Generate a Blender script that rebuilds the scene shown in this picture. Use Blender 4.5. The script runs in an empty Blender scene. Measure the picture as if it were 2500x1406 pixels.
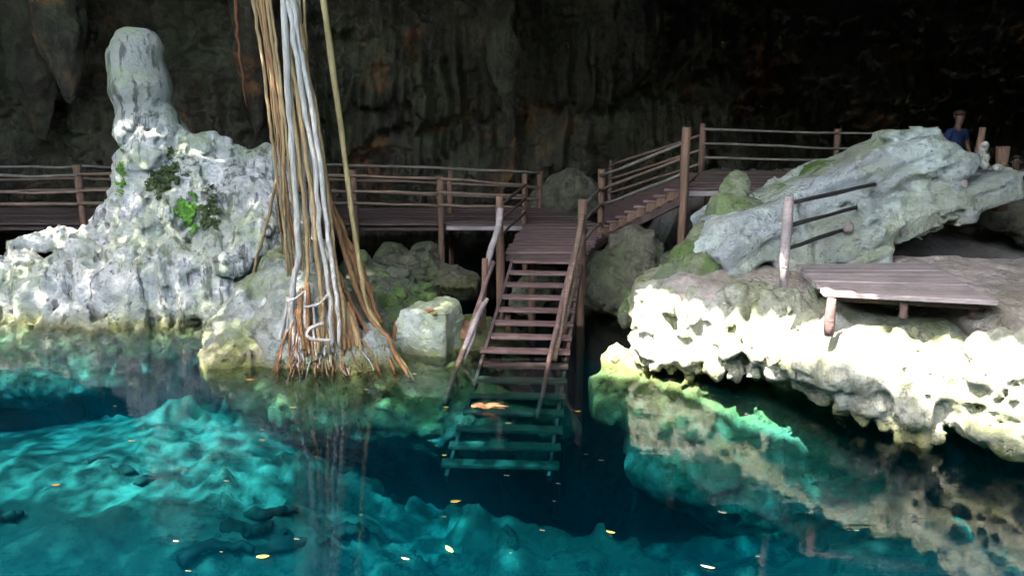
import bpy, bmesh, math, random
import numpy as np
from mathutils import Vector
rnd = random.Random(7)
R = math.radians
S = bpy.context.scene
C = S.collection

# ------------------------------------------------------------------ camera, sky, sun, exposure
FPX = 1962.0; PITCH = R(12.0); CZ = 3.8
cam_d = bpy.data.cameras.new('camera'); cam = bpy.data.objects.new('camera', cam_d); C.objects.link(cam)
cam_d.sensor_width = 36.0; cam_d.lens = FPX / 2500 * 36.0; cam_d.clip_end = 400; cam_d.clip_start = 0.1
cam.location = (0, 0, CZ); cam.rotation_euler = (math.pi / 2 - PITCH, 0, 0)
S.camera = cam
SUN_DIR = Vector((-0.42, -0.40, 1.0)).normalized()      # towards the sun
W = bpy.data.worlds.new('World'); S.world = W; W.use_nodes = True
nt = W.node_tree; bg = nt.nodes['Background']
sky = nt.nodes.new('ShaderNodeTexSky'); sky.sky_type = 'NISHITA'; sky.sun_disc = False
sky.sun_elevation = math.asin(SUN_DIR.z); sky.sun_rotation = math.atan2(SUN_DIR.x, SUN_DIR.y)
tint = nt.nodes.new('ShaderNodeMix'); tint.data_type = 'RGBA'; tint.blend_type = 'MULTIPLY'; tint.inputs[0].default_value = 1.0
tint.inputs[7].default_value = (1.0, .86, .66, 1)          # hazy, leaf filtered daylight
nt.links.new(sky.outputs[0], tint.inputs[6]); nt.links.new(tint.outputs[2], bg.inputs[0]); bg.inputs[1].default_value = 0.15
sl = bpy.data.lights.new('sun', 'SUN'); sl.energy = 2.0; sl.angle = R(0.5); sl.color = (1, 0.95, 0.86)
so = bpy.data.objects.new('sun', sl); C.objects.link(so); so.location = (-10, -10, 30)
so.rotation_euler = SUN_DIR.to_track_quat('Z', 'Y').to_euler()
S.view_settings.view_transform = 'Standard'; S.view_settings.look = 'None'
S.view_settings.exposure = 4.75; S.view_settings.gamma = 1.0
S.render.engine = 'CYCLES'
cy = S.cycles
cy.use_denoising = True; cy.max_bounces = 8; cy.diffuse_bounces = 3; cy.glossy_bounces = 3
cy.transmission_bounces = 4; cy.transparent_max_bounces = 16; cy.volume_bounces = 1
cy.sample_clamp_indirect = 4.0; cy.caustics_reflective = False; cy.caustics_refractive = False

# ------------------------------------------------------------------ pixel -> point (photo pixels, 2500 wide)
cp, sp = math.cos(PITCH), math.sin(PITCH)
def P(px, py, Y):
    a = (px - 1250) / FPX; b = (703 - py) / FPX
    dy = cp + b * sp; dz = -sp + b * cp
    return Vector((a * Y / dy, Y, CZ + dz * Y / dy))
def PZ(px, py, z):
    b = (703 - py) / FPX
    return P(px, py, (z - CZ) / (-sp + b * cp) * (cp + b * sp))
def rad(rpx, Y): return rpx * Y * 1.0 / FPX

# ------------------------------------------------------------------ noise
_tab = np.random.RandomState(5).rand(64, 64, 64).astype(np.float32)
def vnoise(x, y, z):
    x = np.asarray(x, np.float32); y = np.asarray(y, np.float32); z = np.asarray(z, np.float32)
    xi = np.floor(x).astype(np.int32); yi = np.floor(y).astype(np.int32); zi = np.floor(z).astype(np.int32)
    fx = x - xi; fy = y - yi; fz = z - zi
    fx = fx*fx*(3-2*fx); fy = fy*fy*(3-2*fy); fz = fz*fz*(3-2*fz)
    x0 = xi & 63; y0 = yi & 63; z0 = zi & 63; x1 = (xi+1) & 63; y1 = (yi+1) & 63; z1 = (zi+1) & 63
    T = _tab
    a = T[x0,y0,z0]*(1-fx)+T[x1,y0,z0]*fx; b = T[x0,y1,z0]*(1-fx)+T[x1,y1,z0]*fx
    c = T[x0,y0,z1]*(1-fx)+T[x1,y0,z1]*fx; d = T[x0,y1,z1]*(1-fx)+T[x1,y1,z1]*fx
    return ((a*(1-fy)+b*fy)*(1-fz)+(c*(1-fy)+d*fy)*fz)*2-1
def fbm(x, y, z, o=4, g=0.5):
    s = 0; a = 1; t = 0
    for i in range(o):
        s = s + a*vnoise(x*2**i+i*17.3, y*2**i+i*5.1, z*2**i+i*9.7); t += a; a *= g
    return s/t
def billow(x, y, z, o=3, g=0.5):
    s = 0; a = 1; t = 0
    for i in range(o):
        s = s + a*(1-2*np.abs(vnoise(x*2**i+i*7.3, y*2**i+i*3.1, z*2**i+i*11.7))); t += a; a *= g
    return s/t
def sst(a, b, x):
    t = np.clip((x-a)/(b-a), 0, 1); return t*t*(3-2*t)

# ------------------------------------------------------------------ mesh helpers
def link(name, me, mat=None, parent=None, smooth=True):
    o = bpy.data.objects.new(name, me); C.objects.link(o)
    if mat: me.materials.append(mat)
    if parent: o.parent = parent; o.matrix_parent_inverse = parent.matrix_world.inverted()
    if smooth and len(me.polygons):
        me.polygons.foreach_set('use_smooth', np.ones(len(me.polygons), dtype=bool))
    return o
def np_mesh(name, V, Fq):
    me = bpy.data.meshes.new(name); V = np.asarray(V, np.float32); Fq = np.asarray(Fq, np.int32)
    me.vertices.add(len(V)); me.vertices.foreach_set('co', V.ravel())
    k = Fq.shape[1]
    me.loops.add(Fq.size); me.loops.foreach_set('vertex_index', Fq.ravel())
    me.polygons.add(len(Fq)); me.polygons.foreach_set('loop_start', np.arange(len(Fq), dtype=np.int32)*k)
    me.polygons.foreach_set('loop_total', np.full(len(Fq), k, np.int32))
    me.update(calc_edges=True); me.validate()
    return me
def grid_faces(nx, ny):
    i, j = np.meshgrid(np.arange(nx-1), np.arange(ny-1), indexing='ij')
    a = (i*ny+j).ravel(); return np.stack([a, a+ny, a+ny+1, a+1], 1)
def empty(name, loc):
    o = bpy.data.objects.new(name, None); C.objects.link(o); o.location = loc; o.empty_display_size = 0.3
    bpy.context.view_layer.update(); return o
def tag(o, label=None, cat=None, group=None, kind=None):
    if label: o['label'] = label
    if cat: o['category'] = cat
    if group: o['group'] = group
    if kind: o['kind'] = kind
    return o
class MB:
    def __init__(s): s.v = []; s.f = []
    def add(s, vs, fs):
        n = len(s.v); s.v += [tuple(v) for v in vs]; s.f += [tuple(i+n for i in f) for f in fs]
    def hexa(s, p):      # 8 points: bottom 4 ccw, top 4 ccw
        s.add(p, [(3,2,1,0),(4,5,6,7),(0,1,5,4),(1,2,6,5),(2,3,7,6),(3,0,4,7)])
    def beam(s, a, b, w, h, up=Vector((0,0,1))):
        a = Vector(a); b = Vector(b); d = (b-a).normalized(); x = d.cross(up)
        if x.length < 1e-4: x = d.cross(Vector((0,1,0)))
        x.normalize(); u = x.cross(d).normalized(); x = x*w/2; u = u*h/2
        s.hexa([a-x-u, a+x-u, b+x-u, b-x-u, a-x+u, a+x+u, b+x+u, b-x+u])
    def tube(s, pts, rs, n=8, wob=0.0, seed=0):
        rg = random.Random(seed); pts = [Vector(p) for p in pts]; m = len(pts)
        if not hasattr(rs, '__len__'): rs = [rs]*m
        rings = []; ref = Vector((0.3, 1, 0.1)).normalized()
        for i in range(m):
            t = (pts[min(i+1, m-1)]-pts[max(i-1, 0)]).normalized()
            x = t.cross(ref)
            if x.length < 1e-3: x = t.cross(Vector((1,0,0)))
            x.normalize(); y = t.cross(x)
            rings.append([pts[i]+(x*math.cos(2*math.pi*k/n)+y*math.sin(2*math.pi*k/n))*rs[i]*(1+wob*(rg.random()-.5)*2) for k in range(n)])
        vs = [v for r in rings for v in r]; fs = []
        for i in range(m-1):
            for k in range(n): fs.append((i*n+k, i*n+(k+1)%n, (i+1)*n+(k+1)%n, (i+1)*n+k))
        fs.append(tuple(range(n-1, -1, -1))); fs.append(tuple((m-1)*n+k for k in range(n)))
        s.add(vs, fs)
    def build(s, name, mat, parent=None, smooth=False, bevel=0):
        me = bpy.data.meshes.new(name); me.from_pydata(s.v, [], s.f); me.update()
        o = link(name, me, mat, parent, smooth)
        if bevel:
            m = o.modifiers.new('bevel', 'BEVEL'); m.width = bevel; m.segments = 1; m.limit_method = 'ANGLE'
        return o
def poly(pts, n, wob=0, seed=0):
    """smooth resampling of a polyline (Catmull-Rom) with wobble"""
    rg = random.Random(seed); pts = [Vector(p) for p in pts]; m = len(pts)-1; out = []
    for k in range(n+1):
        t = k/n*m; i = min(int(t), m-1); f = t-i
        p0 = pts[max(i-1,0)]; p1 = pts[i]; p2 = pts[i+1]; p3 = pts[min(i+2,m)]
        q = 0.5*((2*p1)+(p2-p0)*f+(2*p0-5*p1+4*p2-p3)*f*f+(3*p1-p0-3*p2+p3)*f**3)
        if wob and 0 < k < n: q = q+Vector((rg.uniform(-wob,wob), rg.uniform(-wob,wob), rg.uniform(-wob,wob)))
        out.append(q)
    return out

# ------------------------------------------------------------------ signed distance rocks, meshed with surface nets
class Rock:
    def __init__(s, lo, hi, h=0.06, k=0.18):
        s.lo = np.array(lo, np.float32); s.h = h; s.k = k
        s.n = np.ceil((np.array(hi)-s.lo)/h).astype(int)+1
        s.F = np.full(s.n, 1.0, np.float32)
        s.ax = [s.lo[i]+np.arange(s.n[i], dtype=np.float32)*h for i in range(3)]
    def _sub(s, lo, hi):
        a = np.clip(np.floor((np.array(lo)-0.7-s.lo)/s.h).astype(int), 0, s.n); b = np.clip(np.ceil((np.array(hi)+0.7-s.lo)/s.h).astype(int)+1, 0, s.n)
        sl = tuple(slice(a[i], b[i]) for i in range(3))
        if any(b[i] <= a[i] for i in range(3)): return None, None
        return sl, np.meshgrid(*[s.ax[i][a[i]:b[i]] for i in range(3)], indexing='ij')
    def _mix(s, sl, d, k=None, sub=False):
        k = s.k if k is None else k; f = s.F[sl]
        if sub: d = -d; h = np.clip(.5-.5*(f-d)/k, 0, 1); s.F[sl] = f*(1-h)+d*h+k*h*(1-h); return
        h = np.clip(.5+.5*(f-d)/k, 0, 1); s.F[sl] = f*(1-h)+d*h-k*h*(1-h)
    def cap(s, a, ra, b, rb, k=None, sub=False, sq=(1,1,1)):
        a = np.array(a, np.float32); b = np.array(b, np.float32); r = max(ra, rb)*max(1/q for q in sq)
        sl, g = s._sub(np.minimum(a, b)-r, np.maximum(a, b)+r)
        if sl is None: return
        ba = b-a; q = [g[i]-a[i] for i in range(3)]; L = float((ba*ba).sum())+1e-6
        t = np.clip((q[0]*ba[0]+q[1]*ba[1]+q[2]*ba[2])/L, 0, 1)
        d = np.sqrt(((q[0]-t*ba[0])*sq[0])**2+((q[1]-t*ba[1])*sq[1])**2+((q[2]-t*ba[2])*sq[2])**2)-(ra+(rb-ra)*t)
        s._mix(sl, d, k, sub)
    def pc(s, x1, y1, Y1, r1, x2=None, y2=None, Y2=None, r2=None, k=None, sub=False):
        if x2 is None: x2, y2, Y2, r2 = x1, y1, Y1, r1
        s.cap(P(x1, y1, Y1), rad(r1, Y1), P(x2, y2, Y2), rad(r2, Y2), k, sub)
    def ell(s, c, r, k=None, sub=False, rot=0):
        c = np.array(c, np.float32); m = max(r); sl, g = s._sub(c-m, c+m)
        if sl is None: return
        q = [g[i]-c[i] for i in range(3)]; cr, sr = math.cos(rot), math.sin(rot)
        q = [q[0]*cr+q[1]*sr, -q[0]*sr+q[1]*cr, q[2]]
        k0 = np.sqrt(sum((q[i]/r[i])**2 for i in range(3))); k1 = np.sqrt(sum((q[i]/r[i]**2)**2 for i in range(3)))+1e-6
        s._mix(sl, k0*(k0-1)/k1, k, sub)
    def box(s, c, r, k=None, sub=False, M=None, rr=0.05):
        """rounded box, M = rotation matrix rows"""
        c = np.array(c, np.float32); m = float(np.linalg.norm(r)); sl, g = s._sub(c-m, c+m)
        if sl is None: return
        q = [g[i]-c[i] for i in range(3)]
        if M is not None: q = [q[0]*M[i][0]+q[1]*M[i][1]+q[2]*M[i][2] for i in range(3)]
        w = [np.abs(q[i])-(r[i]-rr) for i in range(3)]
        d = np.sqrt(sum(np.maximum(v, 0)**2 for v in w))+np.minimum(np.maximum(w[0], np.maximum(w[1], w[2])), 0)-rr
        s._mix(sl, d, k, sub)
    def noise(s, amp, sc, kind='fbm', o=3, off=0.0, bias=0.0):
        m = np.abs(s.F) < 0.45; idx = np.nonzero(m)
        if not hasattr(sc, '__len__'): sc = (sc, sc, sc)
        x = s.ax[0][idx[0]]*sc[0]+off; y = s.ax[1][idx[1]]*sc[1]+off*1.7; z = s.ax[2][idx[2]]*sc[2]-off
        f = fbm if kind == 'fbm' else billow
        s.F[idx] -= amp*(f(x, y, z, o)+bias)
    def pits(s, amp, sc, th=.25, off=0.0):
        idx = np.nonzero(np.abs(s.F) < .3); x = s.ax[0][idx[0]]*sc+off; y = s.ax[1][idx[1]]*sc; z = s.ax[2][idx[2]]*sc*.8
        s.F[idx] += amp*sst(th, th+.22, fbm(x, y, z, 2))
    def crack(s, amp, sc, w=.06, off=0.0):
        idx = np.nonzero(np.abs(s.F) < .3); x = s.ax[0][idx[0]]*sc+off; y = s.ax[1][idx[1]]*sc; z = s.ax[2][idx[2]]*sc
        s.F[idx] += amp*(1-sst(0, w, np.abs(fbm(x, y, z, 2))))
    def flutes(s, amp, f, zf=0.35, zlo=-9, zhi=9, off=0):
        m = np.abs(s.F) < 0.45; idx = np.nonzero(m)
        x = s.ax[0][idx[0]]; y = s.ax[1][idx[1]]; z = s.ax[2][idx[2]]
        wv = sst(zlo, zlo+.4, z)*(1-sst(zhi-.4, zhi, z))
        s.F[idx] -= amp*wv*(billow(x*f+off, y*f, z*zf, 2))
    def mesh(s, name, mat, parent=None):
        F = s.F; F[0] = F[-1] = 1; F[:, 0] = F[:, -1] = 1; F[:, :, 0] = F[:, :, -1] = 1
        ins = F < 0; n = F.shape
        c = [slice(0, -1), slice(1, None)]
        cnt = sum(ins[c[i], c[j], c[k]].astype(np.int8) for i in (0,1) for j in (0,1) for k in (0,1))
        act = (cnt > 0) & (cnt < 8); ids = np.nonzero(act); nv = len(ids[0])
        idm = np.full(act.shape, -1, np.int32); idm[ids] = np.arange(nv)
        acc = np.zeros((nv, 3), np.float32); num = np.zeros(nv, np.float32)
        corners = [(i,j,k) for i in (0,1) for j in (0,1) for k in (0,1)]
        for A in corners:
            for d in range(3):
                if A[d] == 1: continue
                B = list(A); B[d] = 1
                fa = F[ids[0]+A[0], ids[1]+A[1], ids[2]+A[2]]; fb = F[ids[0]+B[0], ids[1]+B[1], ids[2]+B[2]]
                mk = (fa < 0) != (fb < 0); t = np.where(mk, fa/(fa-fb+1e-12), 0)
                for q in range(3): acc[:, q] += np.where(mk, A[q]+(t if q == d else 0), 0)
                num += mk
        V = acc/num[:, None]+np.stack(ids, 1); V = V*s.h+s.lo
        Q = []
        for d in range(3):
            e, f = (d+1) % 3, (d+2) % 3
            sa = [slice(None)]*3; sb = [slice(None)]*3; sa[d] = slice(0, -1); sb[d] = slice(1, None)
            for w in (sa, sb):
                w[e] = slice(1, -1); w[f] = slice(1, -1)
            A = ins[tuple(sa)]; B = ins[tuple(sb)]; ch = np.nonzero(A != B)
            p = [None]*3; p[d] = ch[d]; p[e] = ch[e]+1; p[f] = ch[f]+1
            def g(de, df):
                q = [None]*3; q[d] = p[d]; q[e] = p[e]+de; q[f] = p[f]+df; return idm[q[0], q[1], q[2]]
            quad = np.stack([g(-1,-1), g(0,-1), g(0,0), g(-1,0)], 1)
            fl = ~A[ch]; quad[fl] = quad[fl][:, ::-1]; Q.append(quad)
        return link(name, np_mesh(name, V, np.concatenate(Q)), mat, parent)

# ------------------------------------------------------------------ materials
class NT:
    def __init__(s, name):
        s.m = bpy.data.materials.new(name); s.m.use_nodes = True; s.t = s.m.node_tree
        s.b = s.t.nodes['Principled BSDF']; s.out = s.t.nodes['Material Output']
        s.tc = s.n('ShaderNodeTexCoord').outputs['Object']
    def n(s, ty, **kw):
        x = s.t.nodes.new(ty)
        for k, v in kw.items(): setattr(x, k, v)
        return x
    def l(s, a, b): s.t.links.new(a, b)
    def inp(s, node, i, v):
        if hasattr(v, 'type') and hasattr(v, 'links'): s.l(v, node.inputs[i])
        else: node.inputs[i].default_value = v
    def map(s, sc, loc=(0,0,0), src=None):
        m = s.n('ShaderNodeMapping'); m.inputs['Scale'].default_value = sc; m.inputs['Location'].default_value = loc
        s.l(src or s.tc, m.inputs['Vector']); return m.outputs[0]
    def noise(s, sc, det=6, rough=0.6, vec=None, dist=0.0):
        x = s.n('ShaderNodeTexNoise'); x.inputs['Scale'].default_value = sc; x.inputs['Detail'].default_value = det
        x.inputs['Roughness'].default_value = rough; x.inputs['Distortion'].default_value = dist; s.l(vec or s.tc, x.inputs['Vector']); return x.outputs['Fac']
    def ramp(s, v, a, b, ca=0.0, cb=1.0):
        m = s.n('ShaderNodeMapRange'); m.interpolation_type = 'SMOOTHSTEP'; s.inp(m, 0, v)
        m.inputs[1].default_value = a; m.inputs[2].default_value = b; m.inputs[3].default_value = ca; m.inputs[4].default_value = cb; return m.outputs[0]
    def math(s, op, a, b=0.0):
        m = s.n('ShaderNodeMath', operation=op); s.inp(m, 0, a); s.inp(m, 1, b); return m.outputs[0]
    def mix(s, f, a, b, mode='MIX'):
        m = s.n('ShaderNodeMix', data_type='RGBA', blend_type=mode); s.inp(m, 0, f)
        for i, v in ((6, a), (7, b)):
            if isinstance(v, tuple): v = tuple(v)+(1.0,) if len(v) == 3 else v
            s.inp(m, i, v)
        return m.outputs[2]
    def bump(s, h, st, dist, prev=None):
        x = s.n('ShaderNodeBump'); x.inputs['Strength'].default_value = st; x.inputs['Distance'].default_value = dist
        s.l(h, x.inputs['Height'])
        if prev: s.l(prev, x.inputs['Normal'])
        return x.outputs[0]
def stone(name, base, second, dark=(0.06,0.06,0.055), algae=(0.10,0.15,0.03), am=0.5, waterline=0.6, streak=0.4, sc=1.0, pits=0.5, rough=0.85, spec=0.25, ored=0.0, amscale=0.9, blotch=.6):
    t = NT(name); sep = t.n('ShaderNodeSeparateXYZ'); t.l(t.tc, sep.inputs[0]); z = sep.outputs['Z']
    c = t.mix(t.ramp(t.noise(0.9*sc, 9, .65), .44, .56), base, second)
    c = t.mix(t.math('MULTIPLY', t.ramp(t.noise(2.3*sc, 10, .72, t.map((1,1,1),(5,1,8))), .54, .64), blotch), c, dark)
    if name == 'pale_limestone': c = t.mix(t.ramp(z, 3.3, 4.3, 0, .8), c, (.33,.33,.28))     # stalagmite head: shade of the ceiling painted in as a dull grey tint
    fine = t.noise(7*sc, 10, .7)
    c = t.mix(t.ramp(fine, .42, .62, 0, .7), c, tuple(v*.6 for v in base))
    if streak:
        st = t.noise(1.0, 6, .65, t.map((5*sc, 5*sc, .6*sc)))
        c = t.mix(t.math('MULTIPLY', t.ramp(st, .52, .60), streak), c, dark)
    if pits:
        v = t.n('ShaderNodeTexVoronoi'); v.inputs['Scale'].default_value = 5.5*sc
        nd = t.n('ShaderNodeTexNoise'); nd.inputs['Scale'].default_value = 3*sc; t.l(t.tc, nd.inputs[0])
        vm = t.n('ShaderNodeVectorMath', operation='ADD'); t.l(t.tc, vm.inputs[0]); t.l(nd.outputs['Color'], vm.inputs[1]); t.l(vm.outputs[0], v.inputs['Vector'])
        pit = t.math('MULTIPLY', t.ramp(v.outputs['Distance'], .34, .08), t.ramp(t.noise(1.6*sc, 4), .5, .62))
        c = t.mix(t.math('MULTIPLY', pit, pits), c, dark)
    if ored: c = t.mix(t.math('MULTIPLY', t.ramp(t.noise(0.7*sc, 5, .6, t.map((1,1,1),(7,3,1))), .55, .68), ored), c, (0.30,0.13,0.05))
    # algae: prefers faces that look up, and a band at the water's edge
    geo = t.n('ShaderNodeNewGeometry'); sn = t.n('ShaderNodeSeparateXYZ'); t.l(geo.outputs['Normal'], sn.inputs[0])
    up = t.ramp(sn.outputs['Z'], -.5, .7, .35, 1.0)
    an = t.noise(amscale, 9, .65, t.map((1,1,1), (3,9,2)))
    af = t.math('MULTIPLY', t.math('MULTIPLY', t.ramp(an, .46, .57), up), am)
    c = t.mix(af, c, algae)
    c = t.mix(t.math('MULTIPLY', t.ramp(t.noise(1.4*amscale, 9, .7, t.map((1,1,1), (13,4,2))), .51, .59), am*.6), c, tuple(min(1, v*1.7+.02) for v in algae))
    if waterline:
        wl = t.math('MULTIPLY', t.ramp(t.math('ADD', z, t.math('MULTIPLY', t.noise(2.5, 5), .5)), .65, .2), t.ramp(z, -1.2, -.1))
        c = t.mix(t.math('MULTIPLY', wl, waterline), c, (0.17, 0.17, 0.045))
    t.l(c, t.b.inputs['Base Color']); t.b.inputs['Roughness'].default_value = rough; t.b.inputs['Specular IOR Level'].default_value = spec
    n1 = t.bump(t.noise(2.6*sc, 8, .62), .9, .32)
    n2 = t.bump(t.noise(11*sc, 9, .72), 1.0, .09, n1)
    if pits: n2 = t.bump(t.math('MULTIPLY', pit, -1), .8, .06, n2)
    t.l(n2, t.b.inputs['Normal'])
    return t.m
def wood(name, base, second, axis=0, gs=1.0, rough=.75, spec=.3):
    t = NT(name); sc = [26*gs]*3; sc[axis] = 1.3
    g = t.noise(1.0, 8, .65, t.map(tuple(sc)))
    c = t.mix(t.ramp(g, .32, .68), base, second)
    pv = [.06, .06, .06]; pv[(axis+1) % 3] = 4.3; pv[(axis+2) % 3] = 4.3
    c = t.mix(t.ramp(t.noise(1.0, 1, .5, t.map(tuple(pv))), .42, .6, 0, .55), c, tuple(v*.5 for v in base))
    c = t.mix(t.ramp(t.noise(1.7, 7, .7), .48, .6, 0, .6), c, tuple(v*.45 for v in base))
    t.l(c, t.b.inputs['Base Color']); t.b.inputs['Roughness'].default_value = rough; t.b.inputs['Specular IOR Level'].default_value = spec
    t.l(t.bump(t.noise(9, 7, .7), .7, .03, t.bump(g, .8, .03)), t.b.inputs['Normal']); return t.m
def plain(name, col, col2=None, sc=6, rough=.8, bump=.3, spec=.3):
    t = NT(name); c = t.mix(t.ramp(t.noise(sc, 5), .35, .65), col, col2 or tuple(v*.6 for v in col))
    t.l(c, t.b.inputs['Base Color']); t.b.inputs['Roughness'].default_value = rough; t.b.inputs['Specular IOR Level'].default_value = spec
    if bump: t.l(t.bump(t.noise(sc*4, 5), bump, .02), t.b.inputs['Normal'])
    return t.m
M = {}
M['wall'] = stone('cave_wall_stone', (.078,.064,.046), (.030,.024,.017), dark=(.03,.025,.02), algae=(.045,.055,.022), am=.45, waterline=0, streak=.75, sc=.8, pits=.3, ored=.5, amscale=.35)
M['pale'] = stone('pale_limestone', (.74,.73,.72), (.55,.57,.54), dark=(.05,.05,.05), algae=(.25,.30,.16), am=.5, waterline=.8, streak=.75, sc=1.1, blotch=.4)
M['sunny'] = stone('cream_limestone', (.60,.59,.50), (.50,.50,.36), dark=(.08,.08,.05), algae=(.13,.15,.03), am=.55, waterline=.9, streak=.3, pits=.8, blotch=.5)
M['lean'] = stone('blue_grey_stone', (.62,.68,.63), (.44,.46,.47), dark=(.05,.05,.045), algae=(.20,.22,.09), am=.55, waterline=.5, streak=.15, ored=.3, pits=.5, amscale=.6)
M['moss_rock'] = stone('mossy_stone', (.20,.20,.15), (.12,.13,.09), dark=(.03,.03,.02), algae=(.09,.15,.03), am=.9, waterline=.6, streak=.2)
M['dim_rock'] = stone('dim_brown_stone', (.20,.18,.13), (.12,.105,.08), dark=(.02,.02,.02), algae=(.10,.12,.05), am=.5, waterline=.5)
M['floor'] = stone(blotch=.35, name='path_stone', base=(.62,.52,.48), second=(.48,.43,.41), dark=(.06,.05,.05), algae=(.14,.13,.06), am=.4, waterline=0, streak=0, ored=.4)
M['wood'] = wood('wet_brown_wood', (.13,.085,.075), (.075,.048,.043), 0)
M['woody'] = wood('brown_post_wood', (.22,.125,.08), (.11,.065,.048), 2)
M['tread'] = wood('stair_tread_wood', (.22,.135,.125), (.10,.062,.058), 0)
M['sunk'] = wood('sunken_algae_wood', (.12,.11,.08), (.05,.055,.04), 0)
M['rail'] = wood('rail_pole_wood', (.26,.17,.12), (.12,.08,.065), 0)
M['railgrey'] = wood('weathered_rail_wood', (.24,.21,.18), (.13,.11,.09), 0)
M['bench'] = wood('bleached_pink_wood', (.42,.35,.34), (.28,.22,.22), 0)
M['root_white'] = wood('white_root_bark', (.55,.52,.48), (.24,.21,.18), 2, 1.5)
M['root_tan'] = wood('tan_root_bark', (.38,.27,.13), (.20,.13,.07), 2, 1.5)
M['root_brown'] = wood('brown_root_bark', (.30,.15,.06), (.13,.07,.035), 2, 1.5)
M['root_red'] = wood('red_brown_root_bark', (.22,.08,.035), (.10,.04,.02), 2, 1.5)

# ------------------------------------------------------------------ water (clear, absorbing red), pool floor, cave shell
def water_material():
    t = NT('water'); t.t.nodes.remove(t.b)
    tr = t.n('ShaderNodeBsdfTransparent'); gl = t.n('ShaderNodeBsdfGlossy'); gl.inputs['Roughness'].default_value = .015
    fr = t.n('ShaderNodeFresnel'); fr.inputs['IOR'].default_value = 1.33
    nb = t.bump(t.noise(1.0, 4, .55, t.map((1.0, 3.4, 1))), .16, .02)
    t.l(nb, gl.inputs['Normal']); t.l(nb, fr.inputs['Normal'])
    mx = t.n('ShaderNodeMixShader'); t.l(fr.outputs[0], mx.inputs[0]); t.l(tr.outputs[0], mx.inputs[1]); t.l(gl.outputs[0], mx.inputs[2])
    t.l(mx.outputs[0], t.out.inputs['Surface'])
    ab = t.n('ShaderNodeVolumeAbsorption'); ab.inputs['Color'].default_value = (.0, .79, .86, 1); ab.inputs['Density'].default_value = .92
    vs = t.n('ShaderNodeVolumeScatter'); vs.inputs['Color'].default_value = (.0, .62, 1.0, 1); vs.inputs['Density'].default_value = .0095
    va = t.n('ShaderNodeAddShader'); t.l(ab.outputs[0], va.inputs[0]); t.l(vs.outputs[0], va.inputs[1]); t.l(va.outputs[0], t.out.inputs['Volume'])
    return t.m
wb = MB(); wb.hexa([(-24,-16,-14),(24,-16,-14),(24,30,-14),(-24,30,-14),(-24,-16,0),(24,-16,0),(24,30,0),(-24,30,0)])
tag(wb.build('water', water_material()), 'clear turquoise pool water', None, None, 'structure')

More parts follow.
